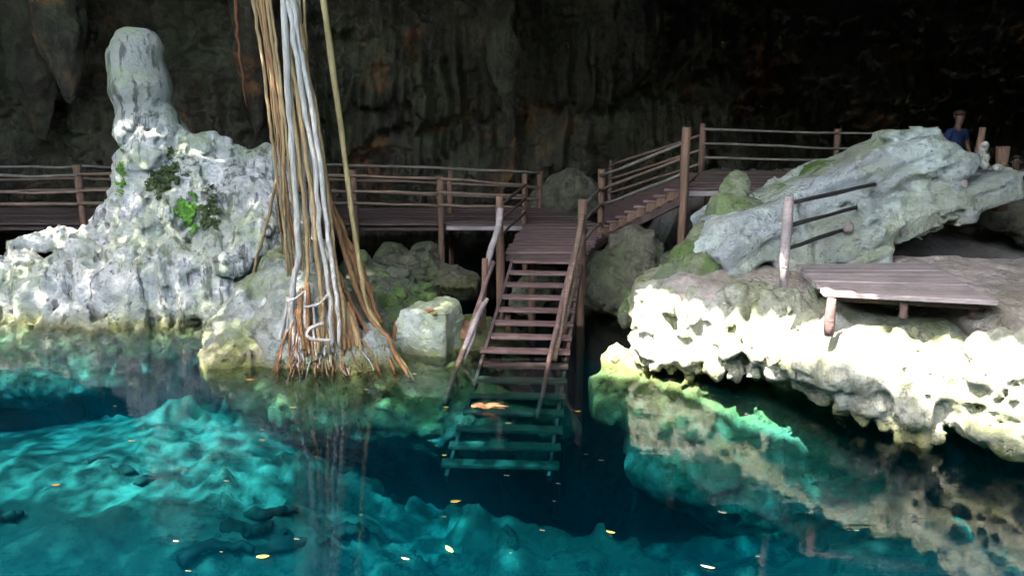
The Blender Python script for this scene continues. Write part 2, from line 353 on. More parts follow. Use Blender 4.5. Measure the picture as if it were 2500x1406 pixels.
def build_floor():
    hx = .075; xs = np.arange(-21, 22, hx); ys = np.arange(-15, 27, hx); X, Y = np.meshgrid(xs, ys, indexing='ij')
    w1 = fbm(X*.35, Y*.35, 0*X, 3)
    z = -2.1+.22*w1
    g = lambda cx, cy, rx, ry, rot=0: np.exp(-((((X-cx)*math.cos(rot)+(Y-cy)*math.sin(rot))/rx)**2+((-(X-cx)*math.sin(rot)+(Y-cy)*math.cos(rot))/ry)**2))
    z += .62*g(-4.6, 10.8, 3.0, 2.8, .45)         # bright shallow mound, left
    z += .5*g(-7.5, 9, 3.5, 2.0)
    z += .7*g(.6, 9.9, 1.4, 1.0, .2)
    z += .6*g(3.4, 8.6, 2.0, 1.0)
    z += .6*g(6.4, 8.6, 2.0, 2.0)
    z -= .35*g(-8.5, 13.5, 4.0, 1.1, .15)
    z += .45*sst(-1.5, -4, X)*sst(15.5, 13, Y)+.35*g(-8.5, 12.6, 4.0, 1.6, .1)
    z -= 2.6*g(1.2, 12.6, 1.1, 2.0, .05)           # dark crevice in the middle
    z -= 1.6*g(3.4, 11.7, 2.2, .9, -.4)
    z -= 1.3*g(-1.0, 11.9, 2.2, .8, -.25)
    z -= 2.0*sst(15, 19, Y)
    # banks
    bank = sst(2.9, 5.0, X+.5*fbm(X*.6, Y*.6, 3+0*X, 2))*sst(11.6, 14.0, Y+.4*w1); top = 1.68+.25*fbm(X*.5, Y*.5, 1+0*X, 3)+.45*sst(13, 20, Y)*sst(3.5, 7, X)-1.0*g(8.0, 13.4, 2.4, .9)
    z = z*(1-bank)+top*bank
    left = sst(-11, -14.5, X+w1); z = z*(1-left)+left*(-1.4)
    z += .15*fbm(X*1.3, Y*1.3, 2+0*X, 4)+(.09*billow(X*2.2, Y*2.2, 0*X, 3)+.10*fbm(X*5, Y*5, 0*X, 2))*(.15+.85*sst(-.25, .15, fbm(X*.5+9, Y*.5, 0*X, 2)+.4*sst(-3, 0, X)))
    rb_ = fbm(X*1.5+3, Y*1.9, 5+0*X, 3); rm = sst(-.15, .25, fbm(X*.4+30, Y*.4, 0*X, 2)+.35*sst(-3.2, -.5, X))
    z += rm*(.17*sst(.02, .10, rb_)+.12*sst(.16, .22, rb_)+.20*np.maximum(0, fbm(X*2.6, Y*3.0, 8+0*X, 3))+.06*np.maximum(0, fbm(X*7, Y*8, 8+0*X, 2)))*(1-bank)
    V = np.stack([X, Y, z], -1).reshape(-1, 3)
    t = NT('pool_bed'); sep = t.n('ShaderNodeSeparateXYZ'); t.l(t.tc, sep.inputs[0])
    c = t.mix(t.ramp(t.noise(.5, 7), .4, .62), (.095,.12,.095), (.055,.07,.055))
    rk = t.math('MULTIPLY', t.ramp(t.noise(3.4, 9, .72, t.map((1,1.5,1)), .4), .50, .57), t.ramp(t.noise(.45, 4), .40, .52))
    c = t.mix(t.math('MULTIPLY', rk, .9), c, (.03,.04,.033))
    c = t.mix(t.ramp(sep.outputs['Z'], .1, .9), c, t.mix(t.ramp(t.noise(1.2, 8), .4, .65), (.27,.22,.19), (.17,.155,.14)))
    t.l(c, t.b.inputs['Base Color']); t.b.inputs['Roughness'].default_value = .95
    t.l(t.bump(t.noise(5, 9, .7), .9, .12), t.b.inputs['Normal'])
    tag(link('ground', np_mesh('ground', V, grid_faces(len(xs), len(ys))), t.m), 'rocky cave ground falling away under the clear pool', None, None, 'structure')
build_floor()

def wall_relief(u, z, off, sharp=1.0):
    """u along the wall, z up -> how far the drapery stands out"""
    d = 1.1*fbm(u*.22+off, z*.25, 0*u, 3)+.3*fbm(u*.8, z*.6+off, 0*u, 4)
    fl = billow(u*2.2+.5*fbm(u*.5, z*.5, 0*u, 2), z*.22+off, 0*u, 3)
    for k in range(6):
        zb = -.4+k*1.7+1.5*fbm(u*.33+k*9.1+off, 0*u, 0*u, 3)
        zb = zb-.9*np.maximum(0, vnoise(u*1.1+k*4.3, 0*u+k, 0*u))-.5*np.maximum(0, vnoise(u*3.1+k*2, 0*u, 0*u+k))-.25*np.abs(vnoise(u*7.3+k*2, 0*u, 0*u+k))
        pres = sst(.0, .4, fbm(u*.28+k*5.7+off, 0*u+k, 0*u, 2)+.1)
        d += pres*(.50+.45*fl)*sst(-.02, .14, z-zb)*(1-sst(.6, 3.2, z-zb))
    fl2 = billow(u*4.6+.6*fbm(u, z*.6, 0*u, 2), z*.3+off, 0*u+4, 3)
    d += .22*fl2*sst(-.1, .3, fbm(u*.35+12, z*.35, 0*u+off, 2))+.18*sst(.05, .14, fbm(u*1.1, z*1.3, 2+0*u, 4))-.25*sst(.12, .25, fbm(u*1.6+5, z*2.2, 7+0*u, 3))
    d += .22*fl*(.4+.6*sst(-.3, .3, fbm(u*.3+3, z*.3, 0*u+off, 2)))+.07*billow(u*6, z*.6, 0*u+off, 2)
    d += .16*fbm(u*2, z*2, 0*u, 4)+.22*billow(u*.9+4, z*.9, 0*u+off, 2)*sst(0, .3, fbm(u*.25+8, z*.3, 0*u+off, 2))
    return d
def build_wall():
    us = np.arange(-20, 24.01, .05); zs = np.arange(-4, 11.8, .05); U, Z = np.meshgrid(us, zs, indexing='ij')
    d = wall_relief(U, Z, 2.2)
    base = 25.2-.012*(U**2)*(U < 0)+3.0*sst(3, 12, U)-.9*sst(3, 11, Z)
    under = 1.6*sst(1.2, .2, Z)                      # the wall is undercut near the water
    Yc = base-d+under
    V = np.stack([U+.0*d, Yc, Z], -1).reshape(-1, 3)
    f = grid_faces(len(us), len(zs))
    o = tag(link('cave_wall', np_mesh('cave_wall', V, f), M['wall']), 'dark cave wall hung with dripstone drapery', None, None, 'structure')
    # coarser side and rear walls close the cave
    for nm, pts in (('side_wall', [(-18.5, 27), (-19, -15)]), ('side_wall', [(20, -15), (23, 30)]), ('rear_wall', [(-20, -14.5), (20, -14.5)])):
        a = Vector(pts[0]); b = Vector(pts[1]); L = (b-a).length; n = int(L/.16)
        us2 = np.linspace(0, L, n); zs2 = np.arange(-5, 12.2, .14); U, Z = np.meshgrid(us2, zs2, indexing='ij')
        d = wall_relief(U, Z, 31+a.x); t = (b-a)/L; nrm = Vector((t.y, -t.x))
        if nrm.dot(Vector((0, 5))-a) < 0: nrm = -nrm
        V = np.stack([a.x+t.x*U+nrm.x*d, a.y+t.y*U+nrm.y*d, Z], -1).reshape(-1, 3)
        tag(link(nm, np_mesh(nm, V, grid_faces(len(us2), len(zs2))), M['wall']), None, None, None, 'structure')
build_wall()

HOLES = [[(-20,-6),(-20,3.2),(-14,3.3),(-9,3.1),(-3,2.7),(-1.2,2.3),(1.0,.9),(2.8,-.9),(8,-3.5),(13,-8),(8,-13),(-12,-13),(-17,-10.5)],  # unseen roof openings, outlines shaped to place the sun patches
         [(-3.5,7.75),(-1.5,6.25),(.3,4.65),(1.65,3.25),(3.4,1.6),(4.3,1.9),(2.9,3.45),(1.4,4.6),(-.5,6.4),(-2.5,8.4)],
         [(-20,3),(-20,12.5),(-13,13.2),(-9,12.8),(-7.5,10.5),(-5,9.6),(-3.4,7.9),(-1.5,6.4),(.35,4.8),(1.7,3.4),(1.0,.8),(-3,2.5),(-9,2.9)]]
def inpoly(x, y, pl):
    r = False; j = len(pl)-1
    for i in range(len(pl)):
        xi, yi = pl[i]; xj, yj = pl[j]
        if (yi > y) != (yj > y) and x < (xj-xi)*(y-yi)/(yj-yi)+xi: r = not r
        j = i
    return r
def build_ceiling():
    h = .2; xs = np.arange(-24, 24.01, h); ys = np.arange(-18, 30.01, h); X, Y = np.meshgrid(xs, ys, indexing='ij')
    Z = 11.0+(.5*fbm(X*.25, Y*.25, 0*X, 3)-.3*billow(X*.8, Y*.8, 0*X, 3))*sst(7, 14, Y)-4.3*sst(10.5, 13.5, Y)*sst(-6, 2, X)*(1-.55*sst(15, 20, Y))-.5*sst(10.5, 13, Y)*sst(5, 8, X)  # roof lip at the right, out of view, lowered to darken the back wall
    wx = .7*fbm(X*.5, Y*.5, 4+0*X, 3); wy = .7*fbm(X*.5+20, Y*.5, 4+0*X, 3)
    ny = len(ys); keep = []
    Fq = grid_faces(len(xs), ny)
    for f in Fq:
        i, j = divmod(int(f[0]), ny)
        if not any(inpoly(xs[i]+h/2+wx[i, j]*wq, ys[j]+h/2+wy[i, j]*wq, hp) for hp, wq in zip(HOLES, (.6, .2, .6))): keep.append(f)
    V = np.stack([X, Y, Z], -1).reshape(-1, 3)
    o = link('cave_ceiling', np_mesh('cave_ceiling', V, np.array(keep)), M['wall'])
    m = o.modifiers.new('thick', 'SOLIDIFY'); m.thickness = .3; m.offset = 1.0
    tag(o, None, None, None, 'structure')
build_ceiling()
def build_leaf_screen():  # unseen leaves added above the opening, density set by region to dim the sun
    rg = random.Random(11); mb = MB()
    nr = np.random.RandomState(3); N = 90000; xs = nr.uniform(-20, 2, N); ys = nr.uniform(2.6, 13.2, N); nz = vnoise(xs*.9, ys*.9, 3.1+0*xs)
    for i_ in range(N):
        x = float(xs[i_]); y = float(ys[i_])
        if not inpoly(x, y, HOLES[2]) or inpoly(x, y, HOLES[1]): continue
        keep = .66
        if -12.4 < x < -8 and 4.6 < y < 8.2: keep = .21
        elif x < -13.3 and y > 9.3: keep = .42
        elif y > 9: keep = .68
        if x > -5.2: keep = .95
        elif x > -9.4 and y > 6.9: keep = .80
        keep *= 1+.45*float(nz[i_])
        if rg.random() > keep: continue
        h = rg.uniform(13, 20); q = h-11; c = Vector((x-.42*q, y-.40*q, h)); L = rg.uniform(.14, .27)
        a = Vector((rg.uniform(-1,1), rg.uniform(-1,1), rg.uniform(-.5,.5))).normalized(); n_ = Vector((rg.uniform(-.6,.6), rg.uniform(-.6,.6), 1)).normalized()
        u = a.cross(n_).normalized(); a = n_.cross(u)
        mb.add([c-a*L*.5, c-u*L*.28, c+a*L*.5, c+u*L*.28], [(0,1,2,3)])
    t = NT('leaf_screen'); t.b.inputs['Base Color'].default_value = (.07,.12,.03,1)
    tag(mb.build('added_leaf_screen', t.m), 'unseen screen of leaves added over the cave opening to dapple the sun', None, None, 'stuff')
build_leaf_screen()

# ------------------------------------------------------------------ rock formations
def finish(r, amp=.10, big=.16, fl=0, zlo=-9, zhi=9, off=0, knob=.05):
    r.noise(big, .9, 'fbm', 3, off)
    if fl: r.flutes(fl, 4.2, .5, zlo, zhi, off)
    r.noise(amp*1.3, 2.4, 'billow', 3, off+3, -.1)
    r.noise(.09, 3.6, 'fbm', 4, off+6)
    r.pits(.12, 2.8, .2, off); r.pits(.06, 6.5, .2, off); r.crack(.08, 1.1, .06, off)
    if knob: r.noise(knob, 8, 'fbm', 2, off)
# 1. tall stalagmite and flowstone mass, left
def stalagmite():
    r = Rock((-13.5, 11.6, -2.6), (-3.6, 18.6, 6.0), .05, .20)
    r.pc(330,142,16.6,64, 342,215,16.5,73, k=.1); r.pc(318,112,16.6,42, 352,116,16.6,42, k=.1)
    r.pc(352,272,16.6,62, 358,290,16.5,66, k=.06)
    r.pc(366,330,16.6,76, 385,440,16.5,98)
    r.pc(378,440,16.5,88, 400,620,16.2,118)
    r.pc(430,350,16.8,35, 450,400,16.6,60)
    r.pc(515,400,16.6,60, 560,520,16.2,110)
    r.pc(470,400,16.5,50, 480,470,16.4,80)
    r.pc(500,385,16.6,46, 560,420,16.5,50, k=.1)
    r.pc(470,480,16.3,95, 420,640,15.9,120)
    r.pc(560,500,16.3,90, 600,560,15.9,95)
    r.pc(655,410,16.4,42, 640,540,15.9,85); r.pc(600,450,16.5,50, 660,520,16.0,70)
    r.pc(620,600,15.4,62, 560,600,15.4,60)
    r.pc(290,560,16.6,55, 200,680,15.9,80)
    r.pc(230,650,15.9,80, 120,740,15.4,70)
    r.pc(100,700,15.6,62, -120,720,15.4,66)
    r.pc(-120,720,15.4,66, -320,700,15.4,100)
    r.pc(60,650,15.9,30, -40,670,15.8,40)
    r.pc(300,720,15.4,95, 460,720,15.2,80)
    r.cap(P(140,575,16.6), .14, P(30,625,16.2), .13, k=.1); r.cap(P(200,600,16.4), .2, P(140,575,16.6), .12, k=.1)
    # drip curtains over the water
    for i, (x, y0, y1, q) in enumerate([(395,650,700,18),(420,640,722,22),(455,650,745,20),(485,650,752,22),(515,655,765,20),(545,655,770,19),(570,665,758,17),(370,650,690,16)]):
        r.pc(x, y0, 15.0, q+10, x+8, y1, 14.7, q*.55, k=.12)
    r.pc(565,660,15.0,34, 568,700,14.9,28, k=.08)
    r.pc(600,690,14.9,24, 608,740,14.8,20, k=.08)
    r.pc(640,610,15.4,50, 700,620,15.4,40)
    # submerged foot and the long ledge at the left
    r.ell((-9.0, 14.6, -.55), (4.4, 1.1, .40), k=.3)
    r.ell((-9.9, 13.6, -.75), (3.2, .9, .42), k=.3)
    r.ell((-7.2, 15.6, -1.2), (2.6, 1.6, 1.6), k=.4)
    r.pc(640,585,15.0,60, 560,640,14.6,20, k=.05)
    F0 = r.F.copy()
    r.noise(.16, .8, 'fbm', 3, 4); r.flutes(.16, 3.0, .30, -.5, 2.6, 1); r.noise(.11, 1.9, 'billow', 3, 2, -.1); r.noise(.08, (3.2,3.2,2.0), 'fbm', 4, 6); r.crack(.10, .8, .05, 4); r.pits(.16, 2.4, .18, 3); r.pits(.08, 6, .2, 3); r.noise(.05, 8, 'fbm', 2, 9)
    wz = (.80*sst(3.3, 4.0, r.ax[2]))[None, None, :]; r.F = r.F*(1-wz)+F0*wz
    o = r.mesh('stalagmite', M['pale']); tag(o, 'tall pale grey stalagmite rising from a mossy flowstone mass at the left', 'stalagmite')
stalagmite()
# 2. mound that carries the roots
def mound():
    r = Rock((-5.6, 10.0, -4.2), (1.2, 15.4, 2.2), .055, .22)
    r.pc(690,640,14.2,40, 700,720,13.6,75)
    r.pc(735,580,14.4,34, 750,650,14.2,55)
    r.pc(640,740,13.4,60, 600,830,12.9,75)
    r.pc(760,760,13.0,105, 720,860,12.7,110)
    r.pc(800,820,12.7,90, 900,880,12.4,70)
    r.pc(560,900,12.3,60, 900,900,12.2,60)
    r.pc(860,760,13.4,60, 900,830,13.0,55)
    r.ell((-2.0, 12.5, -.75), (2.3, 1.2, .55), k=.3)
    r.ell((-.4, 12.1, -1.05), (1.5, .8, .45), k=.3)
    r.ell((-2.4, 13.4, -1.8), (1.5, .8, 1.2), k=.4)
    r.ell((-3.0, 12.3, -.5), (1.2, .9, .4), k=.2)
    finish(r, .10, .15, .05, 0, 3, 5)
    tag(r.mesh('root_mound', M['pale2']), 'grey green rock mound at the waterline under the hanging roots', 'rock')
M['pale2'] = stone('lichen_limestone', (.40,.43,.42), (.26,.28,.24), dark=(.05,.045,.04), algae=(.16,.19,.07), am=.7, waterline=.9, streak=.3, ored=.3)
mound()
# 3. rubble behind the roots + boulders
def rubble():
    r = Rock((-3.3, 12.6, -2.5), (.4, 16.2, 1.4), .05, .12)
    r.pc(880,720,14.4,55, 980,760,14.0,60); r.pc(920,680,14.9,28, 1010,700,14.7,22, k=.05)
    r.pc(970,670,14.7,14, 1040,725,14.2,20, k=.04); r.pc(1040,710,14.6,24, 1010,760,14.2,40)
    r.pc(960,820,13.4,60, 1080,800,13.6,45); r.ell((-1.5, 13.8, -.5), (1.7, 1.2, .8))
    r.pc(915,730,14.2,20, 960,745,14,16, k=.03); r.pc(870,650,14.9,30, 880,730,14.6,50)
    finish(r, .13, .12, 0, off=8, knob=.06)
    tag(r.mesh('rubble_bank', M['moss_rock']), 'low bank of broken mossy brown rock between the roots and stairs', 'rock')
rubble()
def boulder(name, prims, mat, label, h=.045, nz=(.1,.08,.04), off=0, lo=None, hi=None, group=None, k=.12):
    pts = [P(p[0], p[1], p[2]) for p in prims]; rr = [rad(p[3], p[2]) for p in prims]
    a = [min(p[i]-q for p, q in zip(pts, rr))-.35 for i in range(3)]; b = [max(p[i]+q for p, q in zip(pts, rr))+.35 for i in range(3)]
    r = Rock(lo or a, hi or b, h, k)
    for i in range(0, len(prims)-1, 2): r.cap(pts[i], rr[i], pts[i+1], rr[i+1])
    r.noise(nz[0]*1.3, 1.3, 'fbm', 3, off); r.noise(nz[1]*1.4, 2.8, 'billow', 3, off, -.1); r.noise(nz[2]*1.5, 6, 'fbm', 3, off); r.pits(.08, 3.5, .2, off); r.crack(.06, 1.5, .06, off)
    return tag(r.mesh(name, mat), label, 'boulder', group)
def block_boulder():
    c = PZ(1045, 870, 0); c = Vector((c.x, c.y+.45, .28)); r = Rock(c-Vector((1.3,1.3,1.9)), c+Vector((1.3,1.3,1.2)), .04, .1)
    a = R(-14); b = R(8)
    Mx = [[math.cos(a), math.sin(a), 0], [-math.sin(a), math.cos(a), 0], [0, 0, 1]]
    r.box(c+Vector((0,0,0)), (.40,.40,.46), M=Mx, rr=.12); r.box(c+Vector((.2,.1,.32)), (.26,.3,.22), M=Mx, rr=.1); r.box(c+Vector((-.26,.05,-.02)), (.26,.34,.32), M=Mx, rr=.1)
    r.ell(c+Vector((.1,.2,-.8)), (.8,.6,.7)); r.noise(.07, 2.2, 'fbm', 3, 3); r.noise(.05, 5, 'billow', 3, 1, -.2)
    tag(r.mesh('pale_boulder', M['sunny2']), 'angular pale green boulder beside the foot of the stairs', 'boulder')
M['sunny2'] = stone('pale_green_stone', (.62,.68,.62), (.50,.56,.46), dark=(.1,.12,.1), algae=(.30,.33,.10), am=.5, waterline=.7, streak=0, pits=.5)
block_boulder()
boulder('rust_boulder', [(1135,800,13.4,22),(1130,850,13.2,26)], M['rust'] if 'rust' in M else plain('rust_stone', (.42,.22,.12), (.25,.13,.08), 5), 'small rusty orange rock behind the left stair pole', .04)
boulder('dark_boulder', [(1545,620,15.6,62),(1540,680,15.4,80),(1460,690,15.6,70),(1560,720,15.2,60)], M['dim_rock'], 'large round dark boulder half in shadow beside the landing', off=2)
boulder('low_boulder', [(1640,635,14.9,30),(1668,640,14.8,26)], M['moss_rock'], 'small mossy rock at the foot of the tall brown post', off=5)
boulder('waterline_boulder', [(1560,745,13.4,34),(1530,770,13.3,20)], M['moss_rock'], 'brown boulder at the waterline left of the white rocks', off=6)
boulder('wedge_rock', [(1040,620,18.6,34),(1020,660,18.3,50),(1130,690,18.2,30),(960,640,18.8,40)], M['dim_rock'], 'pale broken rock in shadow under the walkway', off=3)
boulder('green_boulder', [(1320,690,15.6,38),(1280,730,15.4,40)], M['moss_rock'], 'green mossy rock seen between the stair treads', off=9)
boulder('distant_boulder', [(1400,480,24,60),(1350,500,24,60)], M['dim_rock'], 'grey rounded rock below the cave wall behind the landing', .07, off=11)
# 4. sunlit flowstone shelf on the right
def shelf():
    r = Rock((1.2, 6.6, -2.8), (8.6, 14.2, 2.3), .048, .16)
    # front path of the shelf in px: y of waterline and depth
    def Yf(px): return float(np.interp(px, [1450,1600,1800,2000,2200,2500,2700], [12.6,11.7,10.9,10.0,9.2,8.3,7.8]))
    def body(px, py, dy, rp, px2, py2, dy2, rp2, k=.25): r.pc(px, py, Yf(px)+dy, rp, px2, py2, Yf(px2)+dy2, rp2, k=k)
    body(1620,800,.70,64, 1850,810,.85,95); body(1850,810,.85,95, 2050,860,.9,100); body(2050,870,.9,100, 2300,930,.95,108); body(2300,930,.95,108, 2650,1000,1.1,140)
    body(1608,755,.62,50, 1850,760,.58,64); body(1850,760,.58,64, 2010,780,.62,60)
    r.ell((3.7, 12.6, 1.05), (1.7, 1.3, .55), k=.2); r.ell((3.2, 12.2, .95), (1.1, .7, .5), k=.2)
    r.ell((7.2, 11.2, .8), (1.9, 2.4, .72), k=.2); r.ell((5.2, 12.4, 1.0), (2.2, 1.1, .62), k=.2)
    B = [(1602,730,44,1606,800,40),(1572,770,20,1575,800,18),(1700,722,30,1702,775,44),(1640,720,16,1650,750,20),
         (1590,850,44,1620,870,40),(1660,870,34,1690,885,30),(1560,820,18,1560,850,22),(1800,730,36,1810,810,42),(1780,830,34,1790,850,30),
         (1870,720,34,1880,800,46),(1840,820,30,1850,850,30),(1925,740,36,1920,830,40),(1760,740,20,1765,800,24),
         (1720,800,28,1735,880,24),(1745,900,20,1745,915,16),(1790,890,18,1790,915,14),(1840,890,24,1835,915,16),(1690,900,18,1690,922,14),
         (1640,895,20,1645,915,14),(1890,870,34,1890,905,20),(1960,800,50,1950,890,46),(1990,860,46,2010,900,40),(1930,890,30,1935,920,22),
         (2040,850,40,2040,920,36),(2080,860,50,2080,960,42),(2120,850,46,2130,980,44),(2050,940,36,2060,980,26),(2170,880,50,2180,1000,44),
         (2230,885,54,2230,1010,44),(2290,875,50,2300,940,40),(2340,865,46,2350,930,40),(2390,855,42,2400,920,34),(2438,820,20,2430,900,34),
         (2100,990,30,2110,1020,20),(2150,1010,30,2158,1045,18),(2190,1030,26,2196,1068,16),(2225,1000,34,2232,1060,22),(2262,960,34,2262,1080,22),
         (2285,1010,22,2290,1075,14),(2340,940,30,2340,980,18),(2380,930,26,2380,975,16),(2420,920,30,2420,990,18),(2470,860,44,2480,990,40),(2540,860,60,2540,1040,46),
         (2400,1040,40,2480,1075,46),(2340,1020,26,2400,1060,30),(2500,1080,34,2560,1120,50),
         (1960,940,22,1990,955,18),(2010,965,22,2020,975,16),(1925,930,20,1945,938,12),(2050,1000,20,2080,1010,16)]
    for (x, y, q, x2, y2, q2) in B:
        xm = (x+x2)/2; Yb = Yf(xm)-.02+.26*(rnd.random()-.5)+(.2 if y < 760 else 0)
        r.pc(x, y, Yb+.1, q, x2, y2, Yb-.05, q2, k=.05)
    for i in range(64):                               # many small drip fingers
        x = rnd.uniform(1560, 2520); base = np.interp(x, [1560,1700,1900,2100,2300,2520], [880,900,900,960,960,1010])
        y = base-rnd.uniform(20, 160); q = rnd.uniform(8, 17); L = rnd.uniform(30, 90); Yb = Yf(x)+.05+rnd.uniform(-.12, .1)
        r.pc(x, y, Yb, q, x+rnd.uniform(-4, 6), y+L, Yb-.08, q*.55, k=.03)
    # small spiky stalagmites on the rim
    for (x, y, q) in [(1640,690,14),(1690,715,12),(2030,690,20),(1985,700,16),(2440,815,20),(1885,700,14),(2000,760,22),(2210,800,22),(2250,790,20)]:
        r.pc(x, y, Yf(x)+.5, q*.6, x, y+50, Yf(x)+.45, q, k=.05)
    # submerged part
    r.ell((2.5, 11.9, -.6), (1.0, 1.2, .55), k=.3); r.ell((2.7, 11.4, -1.3), (1.0, 1.0, .55), k=.3); r.ell((5.6, 11.2, -1.4), (3.0, 1.2, 1.6), k=.4)
    r.pc(1500,880,12.3,36, 1560,900,12.1,36, k=.1); r.ell((1.75, 12.1, -.55), (.75, .7, .42), k=.2)
    # hollow under the bench and dark slot over the water
    r.ell((4.9, 10.1, .80), (1.5, 1.1, .52), k=.15); r.ell((6.3, 9.0, .55), (1.2, .8, .5), k=.2)
    r.cap(P(1700,945,10.9), .16, P(1940,960,10.1), .2, k=.1, sub=True)
    r.noise(.09, 1.2, 'fbm', 3, 1); r.noise(.06, 3.6, 'billow', 3, 4, -.1); r.flutes(.05, 7, .7, -.2, 1.5, 3); r.noise(.05, 6, 'fbm', 3, 2); r.pits(.05, 3.2, .2, 1); r.pits(.03, 8, .2, 1); r.crack(.07, 1.3, .06, 2)
    tag(r.mesh('flowstone_shelf', M['sunny']), 'sunlit cream flowstone shelf with bulbous drips above the water', 'rock')
shelf()
def path():
    r = Rock((1.4, 8.0, .7), (10.6, 14.4, 2.2), .05, .12)
    r.box((8.02, 10.55, 1.41), (2.36, 1.78, .28), k=.1, rr=.12); r.ell((6.6, 9.6, 1.35), (1.1, .9, .3), k=.2)
    r.ell((3.5, 12.0, 1.22), (1.4, .7, .30), k=.2); r.ell((4.6, 12.2, 1.35), (1.6, .9, .3), k=.2)
    r.noise(.06, 1.1, 'fbm', 3, 6); r.noise(.05, 3.5, 'fbm', 4, 1); r.noise(.025, 9, 'fbm', 2, 1); r.pits(.05, 3, .25, 7)
    tag(r.mesh('path', M['floor']), 'worn brown rock path running level with the plank footbridge', None, None, 'structure')
path()
# 5. leaning grey rock on the right with its overhanging lip
def leaning():
    r = Rock((1.6, 10.2, -.2), (9.0, 15.0, 4.6), .055, .15)
    def tilt(d): a_ = R(d); return [[math.cos(a_), 0, math.sin(a_)], [0,1,0], [-math.sin(a_), 0, math.cos(a_)]]
    A_, B_ = P(1800, 575, 12.7), P(2260, 385, 12.8); ang = math.degrees(math.atan2(B_.z-A_.z, B_.x-A_.x))
    r.box((A_+B_)/2+Vector((-.2,.1,-.1)), (1.75,.75,.40), M=tilt(ang), k=.1, rr=.08)
    r.box(P(2085,470,12.7), (1.1,.6,.42), M=tilt(ang+4), k=.08, rr=.05); r.box(P(2215,375,12.95), (.36,.35,.32), M=tilt(6), k=.06, rr=.05)
    r.box(P(2290,405,12.8), (.40,.4,.22), M=tilt(-22), k=.06, rr=.05)
    r.box(P(2330,470,12.45), (.85,.5,.17), M=tilt(12), k=.06, rr=.05); r.box(P(2420,448,12.3), (.28,.3,.10), M=tilt(4), k=.05, rr=.04)
    r.box(P(2230,520,12.4), (.62,.5,.22), M=tilt(24), k=.08, rr=.05)
    r.box(P(2115,570,12.05), (.34,.35,.42), M=tilt(-12), k=.08, rr=.06); r.box(P(1990,590,12.2), (.8,.4,.28), M=tilt(20), k=.08, rr=.06)
    r.box(P(1850,590,12.2), (.7,.4,.24), M=tilt(30), k=.08, rr=.06); r.pc(1700,650,12.5,46, 1760,620,12.4,50)
    # flat slab let into the face
    c = P(2290, 400, 12.3); a = R(-10); Mx = [[math.cos(a), 0, -math.sin(a)], [0,1,0], [math.sin(a), 0, math.cos(a)]]
    Mx = [[math.cos(a), 0, math.sin(a)], [0,1,0], [-math.sin(a), 0, math.cos(a)]]
    r.box(c, (.36,.3,.19), M=Mx, k=.02, rr=.04)
    # strike: long diagonal grooves
    m = np.abs(r.F) < .45; ix = np.nonzero(m); gx = r.ax[0][ix[0]]; gy = r.ax[1][ix[1]]; gz = r.ax[2][ix[2]]
    w_ = gz-.42*gx; v_ = gx+.42*gz                       # bedding planes dip to the lower left
    r.F[ix] -= .10*billow(v_*.6+2, gy*.8, w_*3.4, 3)+.06*billow(v_*1.2, gy*1.5, w_*8, 2)
    r.noise(.10, 1.0, 'fbm', 3, 6); r.noise(.05, 2.6, 'fbm', 3, 3); r.noise(.045, 6, 'fbm', 3, 3); r.crack(.10, 1.0, .06, 5); r.pits(.08, 3, .22, 5)
    r.cap(P(2350,400,12.2), .05, P(2335,465,12.1), .09, k=.04, sub=True)
    r.box(c, (.36,.3,.19), M=Mx, k=.02, rr=.04)
    tag(r.mesh('leaning_rock', M['lean']), 'big blue grey leaning rock with an overhanging lip and rusty top', 'rock')
leaning()
M['ridge'] = stone('green_ridge_stone', (.30,.32,.20), (.16,.20,.13), dark=(.04,.06,.04), algae=(.11,.17,.045), am=.9, waterline=.6, streak=.3, blotch=.7)
def ridge():
    r = Rock((1.5, 10.9, .3), (6.2, 14.6, 3.2), .05, .12)
    r.pc(1800,462,13.3,28, 1770,520,13.1,40); r.pc(1770,520,13.1,40, 1700,630,12.6,48); r.pc(1700,630,12.6,48, 1620,700,12.3,34)
    r.pc(1830,520,12.9,34, 1860,600,12.3,40, k=.06); r.pc(1870,540,12.6,30, 1990,480,12.7,30, k=.08); r.pc(1790,610,12.3,36, 1830,640,12.1,26, k=.05)
    r.pc(1900,480,12.9,22, 2010,440,13.0,24, k=.06); r.pc(1760,640,12.2,34, 1700,670,12.2,30, k=.05)
    r.noise(.12, 1.3, 'fbm', 3, 2); r.noise(.11, 2.6, 'billow', 3, 7, -.1); r.noise(.06, 6, 'fbm', 3, 3)
    tag(r.mesh('mossy_ridge', M['ridge']), 'yellow green mossy ridge of rock at the lower left of the leaning rock', 'rock')
ridge()
boulder('slab_rock', [(1975,430,13.3,26),(2035,412,13.3,20),(1960,455,13.2,24),(2010,445,13.1,18)], M['moss_rock2'] if 'moss_rock2' in M else M['moss_rock'], 'flat mossy slab of rock lying below the upper deck railing', .04, (.05,.05,.03), 4)
boulder('shadow_boulder', [(2440,520,14.0,50),(2560,540,13.8,80),(2330,520,14.2,40),(2500,470,14.4,40)], M['dim_rock'], 'dark rock behind the overhanging lip at right edge', .06, off=14)

